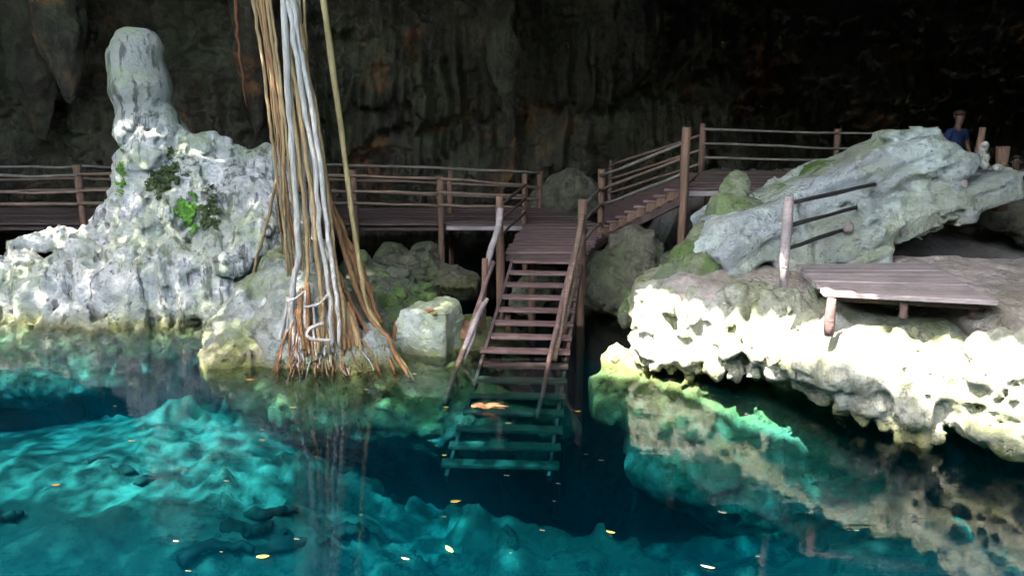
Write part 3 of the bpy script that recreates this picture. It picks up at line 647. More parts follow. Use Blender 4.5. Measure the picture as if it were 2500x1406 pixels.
# ------------------------------------------------------------------ timber
def wpole(parent, name, a, b, r, mat, wob=.02, sag=.0, n=7, seed=0, r2=None):
    a = Vector(a); b = Vector(b); L = (b-a).length; m = max(3, int(L/.6)); pts = poly([a, a.lerp(b, .5)-Vector((0,0,sag)), b], m, wob, seed)
    rs = [(r+((r2 or r)-r)*i/m)*(1+.12*math.sin(seed*3+i*1.7)) for i in range(m+1)]
    mb = MB(); mb.tube(pts, rs, n, .08, seed); return mb.build(name, mat, parent, True)
def deck(parent, a, b, w, n, th, mat, name='deck', seed=0, gap=.015):
    """n planks lying side by side between edge lines a0->a1 (near) and b0->b1 (far)"""
    a0, a1 = map(Vector, a); b0, b1 = map(Vector, b); rg = random.Random(seed); mb = MB()
    for i in range(n):
        t0 = i/n+gap/2; t1 = (i+1)/n-gap/2; dz = Vector((0,0,rg.uniform(-.008,.008))); e = rg.uniform(-.05,.05)
        d = (a1-a0).normalized()*e
        p = [a0.lerp(b0,t0)+dz-d, a1.lerp(b1,t0)+dz+d, a1.lerp(b1,t1)+dz+d, a0.lerp(b0,t1)+dz-d]
        q = Vector((0,0,th)); mb.hexa([v-q for v in p]+p)
    return mb.build(name, mat, parent, False, .006)
ZL, ZU = 1.38, 2.56
YN, YFAR = 18.7, 22.0
wk = tag(empty('walkway', (-6, 20, ZL)), 'long dark timber walkway with pole railings along the cave wall', 'walkway')
deck(wk, ((-16, YN+.15, ZL), (2.0, YN-.05, ZL)), ((-16, YFAR, ZL), (.95, YFAR, ZL)), 0, 13, .06, M['wood'], seed=1)
for k in range(4):
    b_ = MB(); b_.beam((-16, YN+.35+k*1.0, ZL-.14), (1.4, YN+.2+k*1.0, ZL-.14), .12, .13); b_.build('beam', M['wood'], wk)
e_ = MB(); p1 = P(1090,543,YN-.1); p2 = P(1480,552,YN-.3); e_.beam((p1.x, YN-.12, ZL-.10), (2.1, YN-.12, ZL-.12), .05, .09); e_.build('edge_beam', M['bench'], wk)
def vpost(parent, px, pyt, Y, zb, r, mat, seed=0, name='post'):
    t = P(px, pyt, Y); return wpole(parent, name, (t.x, Y, zb), (t.x+.02*math.sin(seed), Y, t.z), r, mat, .012, 0, 8, seed)
nearp = [(-260,402),(190,403),(560,410),(860,415),(1073,430)]
for i, (x, y) in enumerate(nearp): vpost(wk, x, y, YN-.02, -4 if i != 1 else .2, .085, M['woody'], 10+i)
vpost(wk, 1283, 425, YN-.05, -4, .07, M['woody'], 30)
farp = [(-200,405),(300,404),(600,404),(850,404),(1100,406),(1317,418)]
for i, (x, y) in enumerate(farp): vpost(wk, x, y, YFAR-.1, .9, .07, M['woody'], 40+i)
vpost(wk, 1098, 440, YFAR-1.2, -4, .07, M['woody'], 50)
# railings: near side then far side
for (ya, yb_, rr, mt, s_) in [(436,430,.035,'rail',1),(474,470,.035,'rail',2),(508,500,.045,'rail',3)]:
    wpole(wk, 'rail', P(-400, ya, YN-.1), P(190, yb_-2, YN-.1), rr, M['railgrey'] if s_ == 1 else M[mt], .025, 0, 6, s_)
    wpole(wk, 'rail', P(190, yb_-4, YN-.1), P(640, yb_-8, YN-.1), rr, M[mt], .025, 0, 6, s_+5)
for (ya, yb_, yc, s_) in [(425,429,432,1),(463,466,485,2),(492,497,503,3)]:
    wpole(wk, 'rail', P(560, ya-2, YN-.1), P(1073, yb_+6, YN-.1), .035, M['rail'], .02, 0, 6, 60+s_)
wpole(wk, 'rail', P(1073, 470, YN-.1), P(1283, 478, YN-.1), .035, M['rail'], .02, 0, 6, 70)
wpole(wk, 'rail', P(1073, 500, YN-.1), P(1283, 508, YN-.1), .035, M['rail'], .02, 0, 6, 71)
wpole(wk, 'rail', P(1073, 437, YN-.1), P(1283, 452, YN-.1), .03, M['rail'], .02, 0, 6, 72)
for (ya, yb_, yc, mt, s_) in [(412,408,404,'railgrey',1),(440,436,440,'rail',2),(470,462,468,'rail',3)]:
    wpole(wk, 'rail', P(-400, ya, YFAR-.2), P(300, yb_, YFAR-.2), .035, M[mt], .03, 0, 6, 80+s_)
    wpole(wk, 'rail', P(300, yb_, YFAR-.2), P(850, yc, YFAR-.2), .035, M[mt], .03, 0, 6, 85+s_)
    wpole(wk, 'rail', P(850, yc, YFAR-.2), P(1100, yc+8, YFAR-.2), .035, M[mt], .02, 0, 6, 90+s_)
    wpole(wk, 'rail', P(1100, yc+8, YFAR-.2), P(1317, yc+18, YFAR-.2), .035, M[mt], .02, 0, 6, 95+s_)

# landing at the head of the stairs
Lfl, Lfr, Lbl, Lbr = Vector((-.12, 14.6, ZL)), Vector((1.40, 14.6, ZL)), Vector((.28, 18.45, ZL)), Vector((2.2, 17.3, ZL))
ld = tag(empty('landing', (.9, 16, ZL)), 'small plank landing joining the stairs to the walkway', 'landing')
deck(ld, (Lfl, Lfr), (Lbl, Lbr+Vector((0,1.0,0))), 0, 15, .05, M['tread'], seed=3)
b_ = MB(); b_.beam(Lfl+Vector((0,.1,-.12)), Lfr+Vector((0,.1,-.12)), .1, .12); b_.beam(Lfl+Vector((.1,.2,-.12)), Lbl+Vector((.1,0,-.12)), .1, .12); b_.beam(Lfr+Vector((-.1,.2,-.12)), Lbr+Vector((-.1,0,-.12)), .1, .12); b_.build('beam', M['wood'], ld)
for i, (x, y, Y, zb) in enumerate([(1221,480,14.55,-2.5),(1422,487,14.5,-3),(1467,413,17.1,-1)]): vpost(ld, x, y, Y, zb, .075, M['woody'], 100+i)
wpole(ld, 'post', Lfl+Vector((.5,.3,-2.5)), Lfl+Vector((.5,.3,-.1)), .07, M['woody'], .01, 0, 8, 104)
for i, (y0, y1) in enumerate([(448,492),(482,530),(515,565)]): wpole(ld, 'rail', P(1283, y0+4, YN-.2), P(1224, y1+8, 14.6), .03, M['wood'], .015, 0, 6, 110+i)
for i, (y0, y1) in enumerate([(462,500),(500,540),(545,588)]): wpole(ld, 'rail', P(1466, y0, 17.1), P(1424, y1, 14.5), .03, M['railgrey'], .015, 0, 6, 114+i)

# stairs down into the water
st = tag(empty('staircase', (.5, 13.5, .7)), 'wooden staircase running down from the landing into the pool', 'stairs')
NS = 15
def sp_(i):      # centre of tread i
    t = i/8.0
    return Vector((.64-.42*t-.10*max(0, t-1), 14.5-2.1*t, ZL-.17-.165*i))
for i in range(NS):
    c = sp_(i); w = .62+.008*i+.02*max(0, i-8); sk = .03*(i > 3)
    mb = MB(); mb.beam(c+Vector((-w-.12*(i == 7), .02, .01)), c+Vector((w, -.02, -.01)), .22, .05)
    o = mb.build('tread', M['tread'] if i < 9 else M['sunk'], st, False, .006)
for s_ in (-1, 1):
    mb = MB(); a = sp_(-.6)+Vector((s_*.63, .05, -.08)); b = sp_(14.5)+Vector((s_*.73, 0, -.08)); mb.beam(a, b, .05, .16); mb.build('stringer', M['wood'], st)
for s_, y0 in ((-1, 0), (1, 0)):
    for k in (4, 7): 
        c = sp_(k)+Vector((s_*.5, .15, 0)); wpole(st, 'support', (c.x, c.y, -3), (c.x, c.y, c.z-.05), .055, M['woody'], .01, 0, 7, 120+k+s_)
# hand poles, right
wpole(st, 'hand_pole', P(1424, 520, 14.5), P(1352, 880, 12.3), .05, M['railp'] if 'railp' in M else M['rail'], .015, 0, 8, 130, .045)
wpole(st, 'hand_pole', P(1405, 600, 14.2), P(1310, 1020, 11.2), .045, M['tread'], .02, 0, 8, 131, .035)
wpole(st, 'hand_pole', P(1430, 560, 14.6), P(1375, 800, 12.9), .04, M['rail'], .02, 0, 8, 132)
# hand poles, left (bent)
mb = MB(); mb.tube(poly([P(1222,510,14.5),P(1216,560,14.3),P(1196,620,13.9),P(1182,700,13.5),P(1172,770,13.1)], 14), [.06]*8+[.05]*7, 8, .1, 3); mb.build('hand_pole', M['railgrey2'] if 'railgrey2' in M else M['bench'], st, True)
wpole(st, 'post', P(1184, 632, 13.6), P(1178, 800, 13.2), .055, M['woody'], .01, 0, 8, 135)
wpole(st, 'hand_pole', P(1184, 700, 13.6), P(1084, 985, 11.5), .045, M['rail'], .02, 0, 8, 136)
wpole(st, 'hand_pole', P(1205, 640, 13.7), P(1160, 780, 13.0), .045, M['tread'], .02, 0, 8, 137)
wpole(st, 'hand_pole', P(1182, 740, 13.1), P(1120, 885, 12.2), .045, M['bench'], .02, 0, 8, 138)
wpole(st, 'hand_pole', P(1190, 730, 13.2), P(1130, 880, 12.3), .03, M['bench'], .03, 0, 8, 139)

# upper flight from the landing to the upper deck
us = tag(empty('upper_stairs', (2.5, 17, 2.0)), 'short broad flight of plank steps up to the higher deck', 'stairs')
N0, N1 = Vector((1.95, 17.2, ZL+.05)), Vector((3.05, 14.7, ZU)); F0, F1 = Vector((2.5, 21.4, ZL+.05)), Vector((4.5, 19.2, ZU))
for i in range(8):
    t = (i+.35)/8; z = ZL+(ZU-ZL)*(i+1)/8.6; a = N0.lerp(N1, t); b = F0.lerp(F1, t); a.z = b.z = z
    mb = MB(); mb.beam(a, b, .30, .05); mb.build('tread', M['tread'], us, False, .005)
    mb = MB(); c = a+Vector((-.02,-.02,-.09)); mb.hexa([c+Vector(v) for v in [(-.10,-.03,-.10),(.10,-.03,-.10),(.10,.03,-.10),(-.10,.03,-.10),(-.06,-.03,.06),(.16,-.03,.06),(.16,.03,.06),(-.06,.03,.06)]]); mb.build('bracket', M['woody'], us)
mb = MB(); mb.beam(N0+Vector((.02,0,-.22)), N1+Vector((.02,0,-.26)), .06, .16); mb.build('stringer', M['wood'], us)
mb = MB(); mb.beam(F0+Vector((0,0,-.2)), F1+Vector((0,0,-.2)), .06, .16); mb.build('stringer', M['wood'], us)
vpost(us, 1490, 392, 21.2, ZL-.1, .06, M['wood'], 140)
for i, (y0, y1, m_) in enumerate([(431,348,'railgrey'),(466,383,'rail'),(503,421,'railgrey')]): wpole(us, 'rail', P(1466, y0-2, 17.0), P(1674, y1, 14.4), .03, M[m_], .012, .01, 6, 150+i)
for i, (y0, y1) in enumerate([(404,328),(437,364),(470,398)]): wpole(us, 'rail', P(1490, y0, 21.1), P(1717, y1, 19.2), .03, M['rail'], .012, 0, 6, 155+i)
# upper deck
ud = tag(empty('upper_deck', (5.5, 17, ZU)), 'raised timber deck with a three rail pole fence along its far side', 'deck')
deck(ud, ((3.15,14.5,ZU),(6.8,14.5,ZU)), ((4.6,19.4,ZU),(10.4,19.0,ZU)), 0, 18, .05, M['wood'], seed=5)
mb = MB(); mb.beam((3.2,14.6,ZU-.11), (5.2,14.6,ZU-.11), .08, .09); mb.build('edge_beam', M['bench'], ud)
for k in (1,2): mb = MB(); mb.beam((3.4+k*.4,14.6+k*1.6,ZU-.12), (7.5,14.6+k*1.6,ZU-.12), .1, .12); mb.build('beam', M['wood'], ud)
vpost(ud, 1676, 311, 14.38, 1.0, .075, M['woody'], 160); vpost(ud, 1718, 302, 19.25, ZU-.1, .075, M['woody'], 161); vpost(ud, 2049, 315, 18.6, ZU-.1, .075, M['woody'], 162); vpost(ud, 2330, 318, 18.0, ZU-.1, .075, M['woody'], 163)
wpole(ud, 'post', (3.9,16,-.5), (3.9,16,ZU-.1), .07, M['woody'], .01, 0, 8, 164)
for i, (y0, y1, y2) in enumerate([(316,325,330),(351,363,366),(385,394,404)]):
    wpole(ud, 'rail', P(1718, y0, 19.2), P(2049, y1, 18.5), .028, M['railgrey'], .012, 0, 6, 170+i)
    wpole(ud, 'rail', P(2049, y1, 18.5), P(2335, y2, 17.9), .028, M['railgrey'], .012, 0, 6, 175+i)

# plank footbridge on the right shelf + its leaning rail
br = tag(empty('footbridge', (4.8, 10.4, 1.74)), 'bleached plank footbridge resting on the sunlit flowstone shelf', 'footbridge')
q0, q1, q2, q3 = PZ(2020,714,1.74), PZ(2432,735,1.74), PZ(2262,640,1.74), PZ(1945,645,1.74)
deck(br, (q0, q1), (q3, q2), 0, 8, .06, M['bench'], seed=6, gap=.008)
mb = MB(); mb.beam(q0+Vector((.1,.25,-.11)), q1+Vector((-.05,.25,-.11)), .08, .08); mb.build('beam', M['wood'], br)
for i, (px, zb) in enumerate([(2042,1.22),(2222,1.45),(2395,1.45)]):
    c = PZ(px, 722, 1.74); wpole(br, 'post', (c.x, c.y+.12, zb), (c.x, c.y+.12, 1.68), .06 if i == 0 else .05, M['tread'], .008, 0, 8, 180+i)
hr = tag(empty('side_railing', (3.3, 9.9, 1.7)), 'weathered post with three dark poles running back to the leaning rock', 'railing')
c = P(1926, 480, 9.9); wpole(hr, 'post', P(1913, 700, 9.85), c, .06, M['bench'], .008, 0, 8, 190)
for i, (y0, x1, y1) in enumerate([(496,2136,450),(552,2098,505),(608,2062,560)]): wpole(hr, 'rail', P(1928-i*5, y0, 9.9), P(x1, y1, 12.0-.1*i), .028, M['darkrail'] if 'darkrail' in M else plain('black_rail_wood', (.03,.027,.025), None, 5), .008, .0, 7, 192+i)

# ------------------------------------------------------------------ hanging roots
def strand(parent, pts, r0, r1, mat, n=26, wob=.012, seed=0, name='root'):
    q = poly([P(*p) for p in pts], n, wob, seed)
    if pts[0][1] <= 5:                                 # carry it on up to the roof
        d = (q[0]-q[1]).normalized(); k = (11.4-q[0].z)/max(.2, d.z)
        q = [q[0]+d*k*t for t in (1, .75, .5, .25)]+q
    m = len(q); mb = MB(); mb.tube(q, [r0+(r1-r0)*i/(m-1) for i in range(m)], 7, .18, seed); return mb.build(name, mat, parent, True)
hg = tag(empty('hanging_roots', P(780, 860, 12.3)), 'thick bundle of white and tan tree roots hanging onto the rock mound', 'tree roots')
rw, rt, rb = M['root_white'], M['root_tan'], M['root_brown']
main = [(708,0,12.6),(724,130,12.6),(748,260,12.6),(768,400,12.5),(785,540,12.4),(800,660,12.2),(812,760,12.0),(815,850,11.9)]
for i in range(7):
    a = 2*math.pi*i/7; dx, dy = 14*math.cos(a), .10*math.sin(a)
    pts = [(x+dx*(1.0+(k/7)*.9)+rnd.uniform(-3,3), y, Y+dy+rnd.uniform(-.02,.02)) for k, (x, y, Y) in enumerate(main)]
    strand(hg, pts, .052, .028, rw if i % 4 else rt, seed=i, wob=.018)
# white strand left of the trunk, curls at the bottom
strand(hg, [(694,0,12.5),(702,200,12.5),(710,330,12.5),(724,500,12.4),(728,620,12.3),(716,700,12.2),(712,790,12.1),(722,860,12.0)], .05, .045, rw, seed=21)
strand(hg, [(702,150,12.6),(722,330,12.5),(744,520,12.4),(752,640,12.3),(742,740,12.2),(745,860,12.0)], .035, .03, rt, seed=22)
for i, (xa, xm, xb, r_, m_) in enumerate([(690,722,742,.018,rt),(696,730,735,.014,rb),(724,770,812,.018,rt),(648,700,752,.016,rt),(632,672,690,.014,rb),(722,760,798,.016,rw),(618,664,712,.030,rt),(636,678,706,.022,rt),(652,692,700,.030,rt),(660,700,735,.024,rt),(642,684,728,.024,rb),(626,690,720,.024,rb),(718,752,775,.03,rt),(730,738,762,.03,rw),(742,758,760,.02,rt),(712,736,750,.026,rt)]):
    yb_ = 640+rnd.uniform(-30, 70)
    strand(hg, [(xa,0,12.7),((xa+xm)/2+2,170,12.7),(xm,340,12.6),((xm+xb)/2-4,480,12.7),(xb,yb_,13.0)], r_, r_*.8, m_, wob=.01, seed=30+i)
# brown roots sweeping to the right
for i, (pts, r0, r1) in enumerate([
    ([(735,60,12.7),(752,200,12.7),(772,380,12.7),(812,520,12.7),(850,640,12.7),(880,740,12.5),(925,800,12.3),(960,850,12.1),(1000,925,11.7)], .06, .03),
    ([(750,240,12.8),(790,420,12.8),(825,560,12.8),(865,650,12.8),(900,740,12.6),(935,830,12.25),(965,915,11.8)], .055, .025),
    ([(742,150,12.8),(778,400,12.7),(800,560,12.6),(830,680,12.5),(870,760,12.4),(900,830,12.15),(930,920,11.7)], .06, .025),
    ([(765,360,12.9),(800,470,12.9),(850,590,12.9),(885,660,12.9),(910,740,12.7),(930,790,12.5)], .05, .05),
    ([(790,520,12.8),(815,640,12.6),(845,760,12.2),(862,850,12.0),(868,905,11.9)], .045, .05)]):
    strand(hg, pts, r0, r1, rb, seed=50+i, wob=.02)
# splay of rootlets at the foot
for i in range(52):
    x0 = rnd.uniform(705, 850); x1 = 790+(x0-775)*1.55+rnd.uniform(-14, 14); y0 = rnd.uniform(690, 790); y1 = rnd.uniform(850, 925)
    Yb = 12.15 if x0 > 720 else 12.3
    strand(hg, [(x0, y0, Yb), ((x0+x1)/2+rnd.uniform(-6,6), (y0+y1)/2-10, Yb-.12), (x1, y1, Yb-.38+.0012*abs(x1-780))], rnd.uniform(.02,.045), rnd.uniform(.012,.03), [rw, rt, rw, rb][i % 4] if x0 < 800 else [rt, rb][i % 2], n=10, wob=.012, seed=80+i, name='rootlet')
for i in range(46):
    x0 = rnd.uniform(690, 880); x1 = 790+(x0-785)*1.35+rnd.uniform(-18, 18); y0 = rnd.uniform(780, 860); y1 = rnd.uniform(895, 940)
    strand(hg, [(x0, y0, 12.1), ((x0+x1)/2+rnd.uniform(-8,8), (y0+y1)/2, 11.9), (x1, y1, 11.62)], rnd.uniform(.010,.024), rnd.uniform(.004,.012), [rb, rt, rb, M['root_red'], rw][i % 5], n=9, wob=.02, seed=200+i, name='rootlet')
# white hook and short curls
for i, pts in enumerate([
    [(790,790,11.75),(760,800,11.7),(750,818,11.65),(765,828,11.6),(808,830,11.6)],
    [(800,720,11.9),(778,742,11.85),(742,750,11.85)], [(702,735,11.9),(722,728,11.9),(742,712,12)]]):
    strand(hg, pts, .032 if i == 0 else .022, .026 if i == 0 else .018, rw, n=14, wob=.004, seed=120+i, name='root_curl')
lr = tag(empty('single_root', P(905, 760, 12.6)), 'lone straight yellowish root hanging right of the root bundle', 'tree root')
strand(lr, [(790,0,12.9),(812,160,12.9),(834,330,12.9),(852,460,12.8),(870,600,12.7),(884,680,12.5),(896,750,12.4),(922,790,12.35),(950,840,12.2),(985,885,12.0),(1010,930,11.75)], .055, .022, wood('yellow_root_bark', (.40,.31,.14), (.22,.17,.08), 2, 1.5), seed=140, wob=.005)
sr = tag(empty('slanting_root', P(620, 700, 13.6)), 'thin tan root slanting down left of the bundle', 'tree root')
strand(sr, [(678,430,13.0),(660,510,13.2),(640,590,13.4),(622,650,13.6),(612,720,13.7)], .03, .022, rt, n=14, seed=141)
rr_ = tag(empty('red_root', P(590, 250, 18)), 'red brown root hanging alone in front of the dark wall', 'tree root')
strand(rr_, [(575,0,18),(582,90,18),(592,180,18),(604,262,18)], .06, .015, M['root_red'], n=16, wob=.03, seed=142)

# hanging stalactites in front of the wall
def stalactite(px, py0, py1, Y, r0, label, off):
    a = P(px, py0, Y); b = P(px+18, py1, Y); lo = Vector((min(a.x,b.x)-r0*1.6, Y-r0*1.6, b.z-.3)); hi = Vector((max(a.x,b.x)+r0*1.6, Y+r0*1.6, 11.6))
    r = Rock(lo, hi, .07, .15)
    r.cap((a.x-.1, Y, 11.4), r0*1.25, a, r0, k=.2); r.cap(a, r0, a.lerp(b, .5), r0*.55, k=.2); r.cap(a.lerp(b, .5), r0*.55, b, .05, k=.1)
    r.flutes(.10, 3.2, .5, -9, 20, off); r.noise(.10, 2.4, 'billow', 3, off, -.2)
    tag(r.mesh('stalactite', M['wall']), label, 'stalactite')
stalactite(150, 70, 245, 20.5, .55, 'large tapering brown stalactite hanging at the upper left', 3)
stalactite(85, 190, 330, 22.0, .5, 'green tinged stalactite cluster beside the walkway at far left', 8)
stalactite(610, 110, 330, 23.0, .4, 'slender ribbed stalactite in the dark behind the root bundle', 12)
stalactite(1560, 60, 160, 23.0, .5, 'dim blunt stalactite in the dark above the upper stairs', 17)
stalactite(1230, 150, 280, 22.8, .35, 'dim brown stalactite right of the roots above the walkway', 21)
# ------------------------------------------------------------------ moss and small plants on the stalagmite
def tuft(name, px, py, Y, rx, rz, n, mat, label, size, seed, grp):
    rg = random.Random(seed); c = P(px, py, Y); mb = MB()
    dg = bpy.context.evaluated_depsgraph_get()
    for i in range(n):
        a = rg.uniform(0, 6.28); q = rg.random()**.6; x = px+rx*q*math.cos(a); y = py+rz*q*math.sin(a)+.25*(px-x)
        o = Vector(cam.location); d = (P(x, y, 10)-o).normalized()
        if float(vnoise(x*.085+seed, y*.085, 1.5)) < -.45+q*.9: continue
        hit, loc, nor, _, ob, _ = S.ray_cast(dg, o+d*9.5, d)
        if not hit or loc.y > 18 or loc.y < 11: continue
        s_ = size*rg.uniform(.5, 1.3); t = Vector((rg.uniform(-1,1), rg.uniform(-1,1), rg.uniform(-1,.6))).normalized()
        u = nor.cross(t).normalized(); v = u.cross(nor).normalized(); lift = nor*rg.uniform(.01, .07)
        p = loc+lift; tip = p+v*s_+nor*s_*.4
        mb.add([p-u*.02, p+u*.02, p+v*s_*.5+u*s_*.35+nor*s_*.3, tip, p+v*s_*.5-u*s_*.35+nor*s_*.3], [(0,1,2,3,4)])
    o = mb.build(name, mat); tag(o, label, 'moss' if 'moss' in name else 'fern', grp, 'stuff' if 'moss' in name else None); return o
bpy.context.view_layer.update()
mg = plain('dark_moss', (.045,.07,.02), (.025,.035,.015), 9); gg = plain('bright_fern', (.10,.24,.03), (.06,.15,.02), 9)
G = 'moss and ferns on the stalagmite'
tuft('moss_patch', 405, 432, 15, 52, 70, 4200, mg, 'dark green moss patch below the stalagmite column', .045, 1, G)
tuft('fern_tuft', 455, 512, 15, 32, 42, 1000, gg, 'bright green fern tuft in middle of the pale rock', .07, 2, G)
tuft('fern_tuft', 482, 552, 15, 20, 22, 420, gg, 'small bright green fern just below the larger tuft', .07, 3, G)
tuft('moss_patch', 512, 512, 15, 34, 62, 1700, mg, 'dark moss patch right of the bright fern', .05, 4, G)
tuft('moss_patch', 299, 440, 15, 12, 80, 700, gg, 'thin green moss strip down left edge of the stalagmite', .04, 5, G)

# ------------------------------------------------------------------ things lying about
def ray_down(px, py, Y0=8):
    dg = bpy.context.evaluated_depsgraph_get(); o = Vector(cam.location); d = (P(px, py, 10)-o).normalized()
    hit, loc, nor, *_ = S.ray_cast(dg, o+d*(Y0*.9), d); return (loc if hit else None), nor
def pebble(name, px, py, Y, stack, mat, label, base=None):
    """stack of (rx, rz) lumps, bottom first"""
    c = base or P(px, py, Y); tot = sum(2*b for _, b in stack); w = max(a for a, _ in stack)
    r = Rock(c-Vector((w*1.5,w*1.5,.12)), c+Vector((w*1.5,w*1.5,tot+.15)), .018, .04); z = c.z-.01
    for i, (a, b) in enumerate(stack):
        r.ell((c.x+.02*math.sin(i*2.3), c.y, z+b), (a, a*.9, b), k=.07); z += 2*b*.80
    r.noise(.06, 7, 'fbm', 3, px*.01); r.noise(.012, 20, 'billow', 2, 3, -.2)
    tag(r.mesh(name, mat), label, 'stone')
ps = plain('pitted_pale_stone', (.34,.33,.28), (.15,.145,.12), 14, .9, .6); pk = plain('pinkish_stone', (.34,.27,.24), (.20,.17,.15), 9, .9, .5)
pebble('stone_cairn', 2397, 412, 12.35, [(.10,.06),(.085,.06),(.06,.06),(.045,.05)], ps, 'pale pitted stone standing upright on the lip of the leaning rock')
pebble('loose_stone', 2432, 418, 12.3, [(.07,.045)], ps, 'small squat pale stone right of the upright pitted stone')
pebble('loose_stone', 2345, 462, 12.0, [(.09,.06),(.06,.04)], pk, 'pinkish white stone wedged below the flat slab')
pebble('loose_stone', 2100, 505, 11.85, [(.07,.05)], pk, 'small pink stone where the middle dark rail meets the rock')
pebble('loose_stone', 2070, 565, 11.7, [(.08,.07)], pk, 'small pink stone where the lowest dark rail meets the rock')
pebble('loose_stone', 2200, 575, 12.0, [(.09,.06)], ps, 'pale stone half in shadow under the overhanging lip')
sp2 = tag(empty('wooden_stump', P(2449, 420, 13.2)), 'short upright brown timber post in the gloom at far right', 'post')
wpole(sp2, 'trunk', P(2449, 440, 13.2)-Vector((0,0,.5)), P(2449, 358, 13.2), .10, M['woody'], .01, 0, 9, 300)
sp3 = tag(empty('wooden_stake', P(2390, 320, 14.2)), 'dim leaning timber stake beside the person in blue', 'post')
wpole(sp3, 'trunk', P(2375, 420, 14.2)-Vector((0,0,.4)), P(2400, 312, 14.2), .055, M['woody'], .01, 0, 8, 301)

# fallen leaves on the pale boulder
lo = plain('orange_leaf', (.55,.18,.03), (.40,.10,.02), 9); ly = plain('yellow_leaf', (.26,.19,.03), (.14,.10,.02), 9); lp = plain('pale_leaf', (.22,.20,.14), (.12,.11,.08), 12); lg = plain('greenish_leaf', (.35,.42,.08), (.22,.3,.05), 9)
def leaf_mesh(c, L, w, yaw, curl, nor=Vector((0,0,1)), seed=0):
    rg = random.Random(seed); mb = MB(); d = Vector((math.cos(yaw), math.sin(yaw), 0)); s_ = Vector((-d.y, d.x, 0)); vs = []; n = 6
    for i in range(n+1):
        t = i/n; ww = w*math.sin(math.pi*min(.98, t*.9+.06))**.8
        h = curl*L*(4*(t-.5)**2); p = c+d*(t-.5)*L+Vector((0,0,.006+h*.25))
        vs += [p-s_*ww/2+Vector((0,0,curl*ww*.3)), p, p+s_*ww/2+Vector((0,0,curl*ww*.3))]
    fs = []
    for i in range(n):
        fs += [(i*3, i*3+1, i*3+4, i*3+3), (i*3+1, i*3+2, i*3+5, i*3+4)]
    mb.add(vs, fs); return mb
GL = 'leaves floating on the pool'
def float_leaf(px, py, Lp, mat, label, yaw, ratio=.45, curl=.15, seed=0):
    c = PZ(px, py, 0.004); L = Lp*(c-cam.location).length/FPX*.95
    o = leaf_mesh(c, L, L*ratio, yaw, curl, seed=seed).build('floating_leaf', mat, None, True); o.data.materials[0] = mat
    m = o.modifiers.new('thick', 'SOLIDIFY'); m.thickness = .003
    tag(o, label, 'leaf', GL); return o
FL = [(1112,1225,26,ly,'bright yellow leaf floating alone below the sunken stairs',.2,.55),
 (1097,1342,34,lg,'curled yellow green leaf floating near the bottom centre',-1.0,.4),
 (1764,1252,22,lp,'pale tan leaf floating below the mossy ledge reflection',-.4,.4),
 (1491,1300,22,ly,'small amber leaf floating on dark blue water',-.4,.4),
 (1728,1385,34,lp,'whitish narrow leaf floating at the bottom right',-.4,.25),
 (1637,1028,22,ly,'yellow leaf floating over the green ledge left of the white rocks',-.1,.4),
 (1411,1005,16,ly,'small yellow leaf floating right of the sunken stair pole',0,.4),
 (1563,966,18,lp,'white leaf floating below the greenish waterline rock',-.1,.4),
 (1241,1034,18,lp,'tiny white leaf floating beside the orange palm sprig',-.1,.35),
 (642,1360,30,ly,'pale yellow leaf floating at the bottom left of centre',.1,.5),
 (137,1185,18,lo,'orange brown leaf floating on the left turquoise water',.2,.5),
 (322,1077,16,ly,'tan leaf floating above the bright shallow mound',0,.4),
 (641,1075,16,ly,'tan leaf floating at the edge of the root mound',-.1,.4),
 (715,996,18,ly,'orange yellow leaf floating just under the white roots',0,.4),
 (610,928,16,lo,'amber leaf floating beside the rootlets',0,.4),
 (876,909,16,ly,'bright yellow leaf floating in front of the brown roots',0,.4),
 (896,952,14,ly,'small yellow leaf floating a little below the brown roots',0,.4),
 (1012,914,16,lp,'pale cream leaf floating in front of the pale boulder',-.1,.45),
 (553,1175,14,lp,'cream leaf floating over the sand near the root reflection',-.1,.4),
 (990,1365,22,lp,'pale leaf floating left of the curled green leaf',-.4,.35),
 (430,1322,14,lp,'faint pale leaf floating above the sunken branch',-.2,.4),
 (640,800+250,10,lp,'tiny pale fleck of leaf near the amber leaves',0,.5),
 (1085,1112,12,ly,'tiny tan leaf floating left of the lowest sunken tread',-.1,.5),
 (1090,1000-5,12,ly,'tiny yellow fleck floating by the left sunken pole',-.1,.5)]
for i, (x, y, L, m_, lab, yw, rt_) in enumerate(FL): float_leaf(x, y, L, m_, lab, yw, rt_, seed=i)
# green sunken leaves on the bed and pale flecks on the surface: nobody could count them
mb = MB()
for i in range(46):
    x = rnd.uniform(560, 2300) if i % 3 else rnd.uniform(60, 1100); y = rnd.uniform(930, 1400); c = PZ(x, y, .005)
    if c.x > 2.5 and y < 1000+.25*(x-1700): continue
    L = rnd.uniform(.01, .03); d = Vector((1, rnd.uniform(-.25,-.05), 0))*L; s_ = Vector((.1,.5,0))*L*.2
    mb.add([c-d-s_, c+d-s_, c+d+s_, c-d+s_], [(0,1,2,3)])
tag(mb.build('floating_debris', lp), 'scattered pale flecks drifting on the water', 'debris', None, 'stuff')

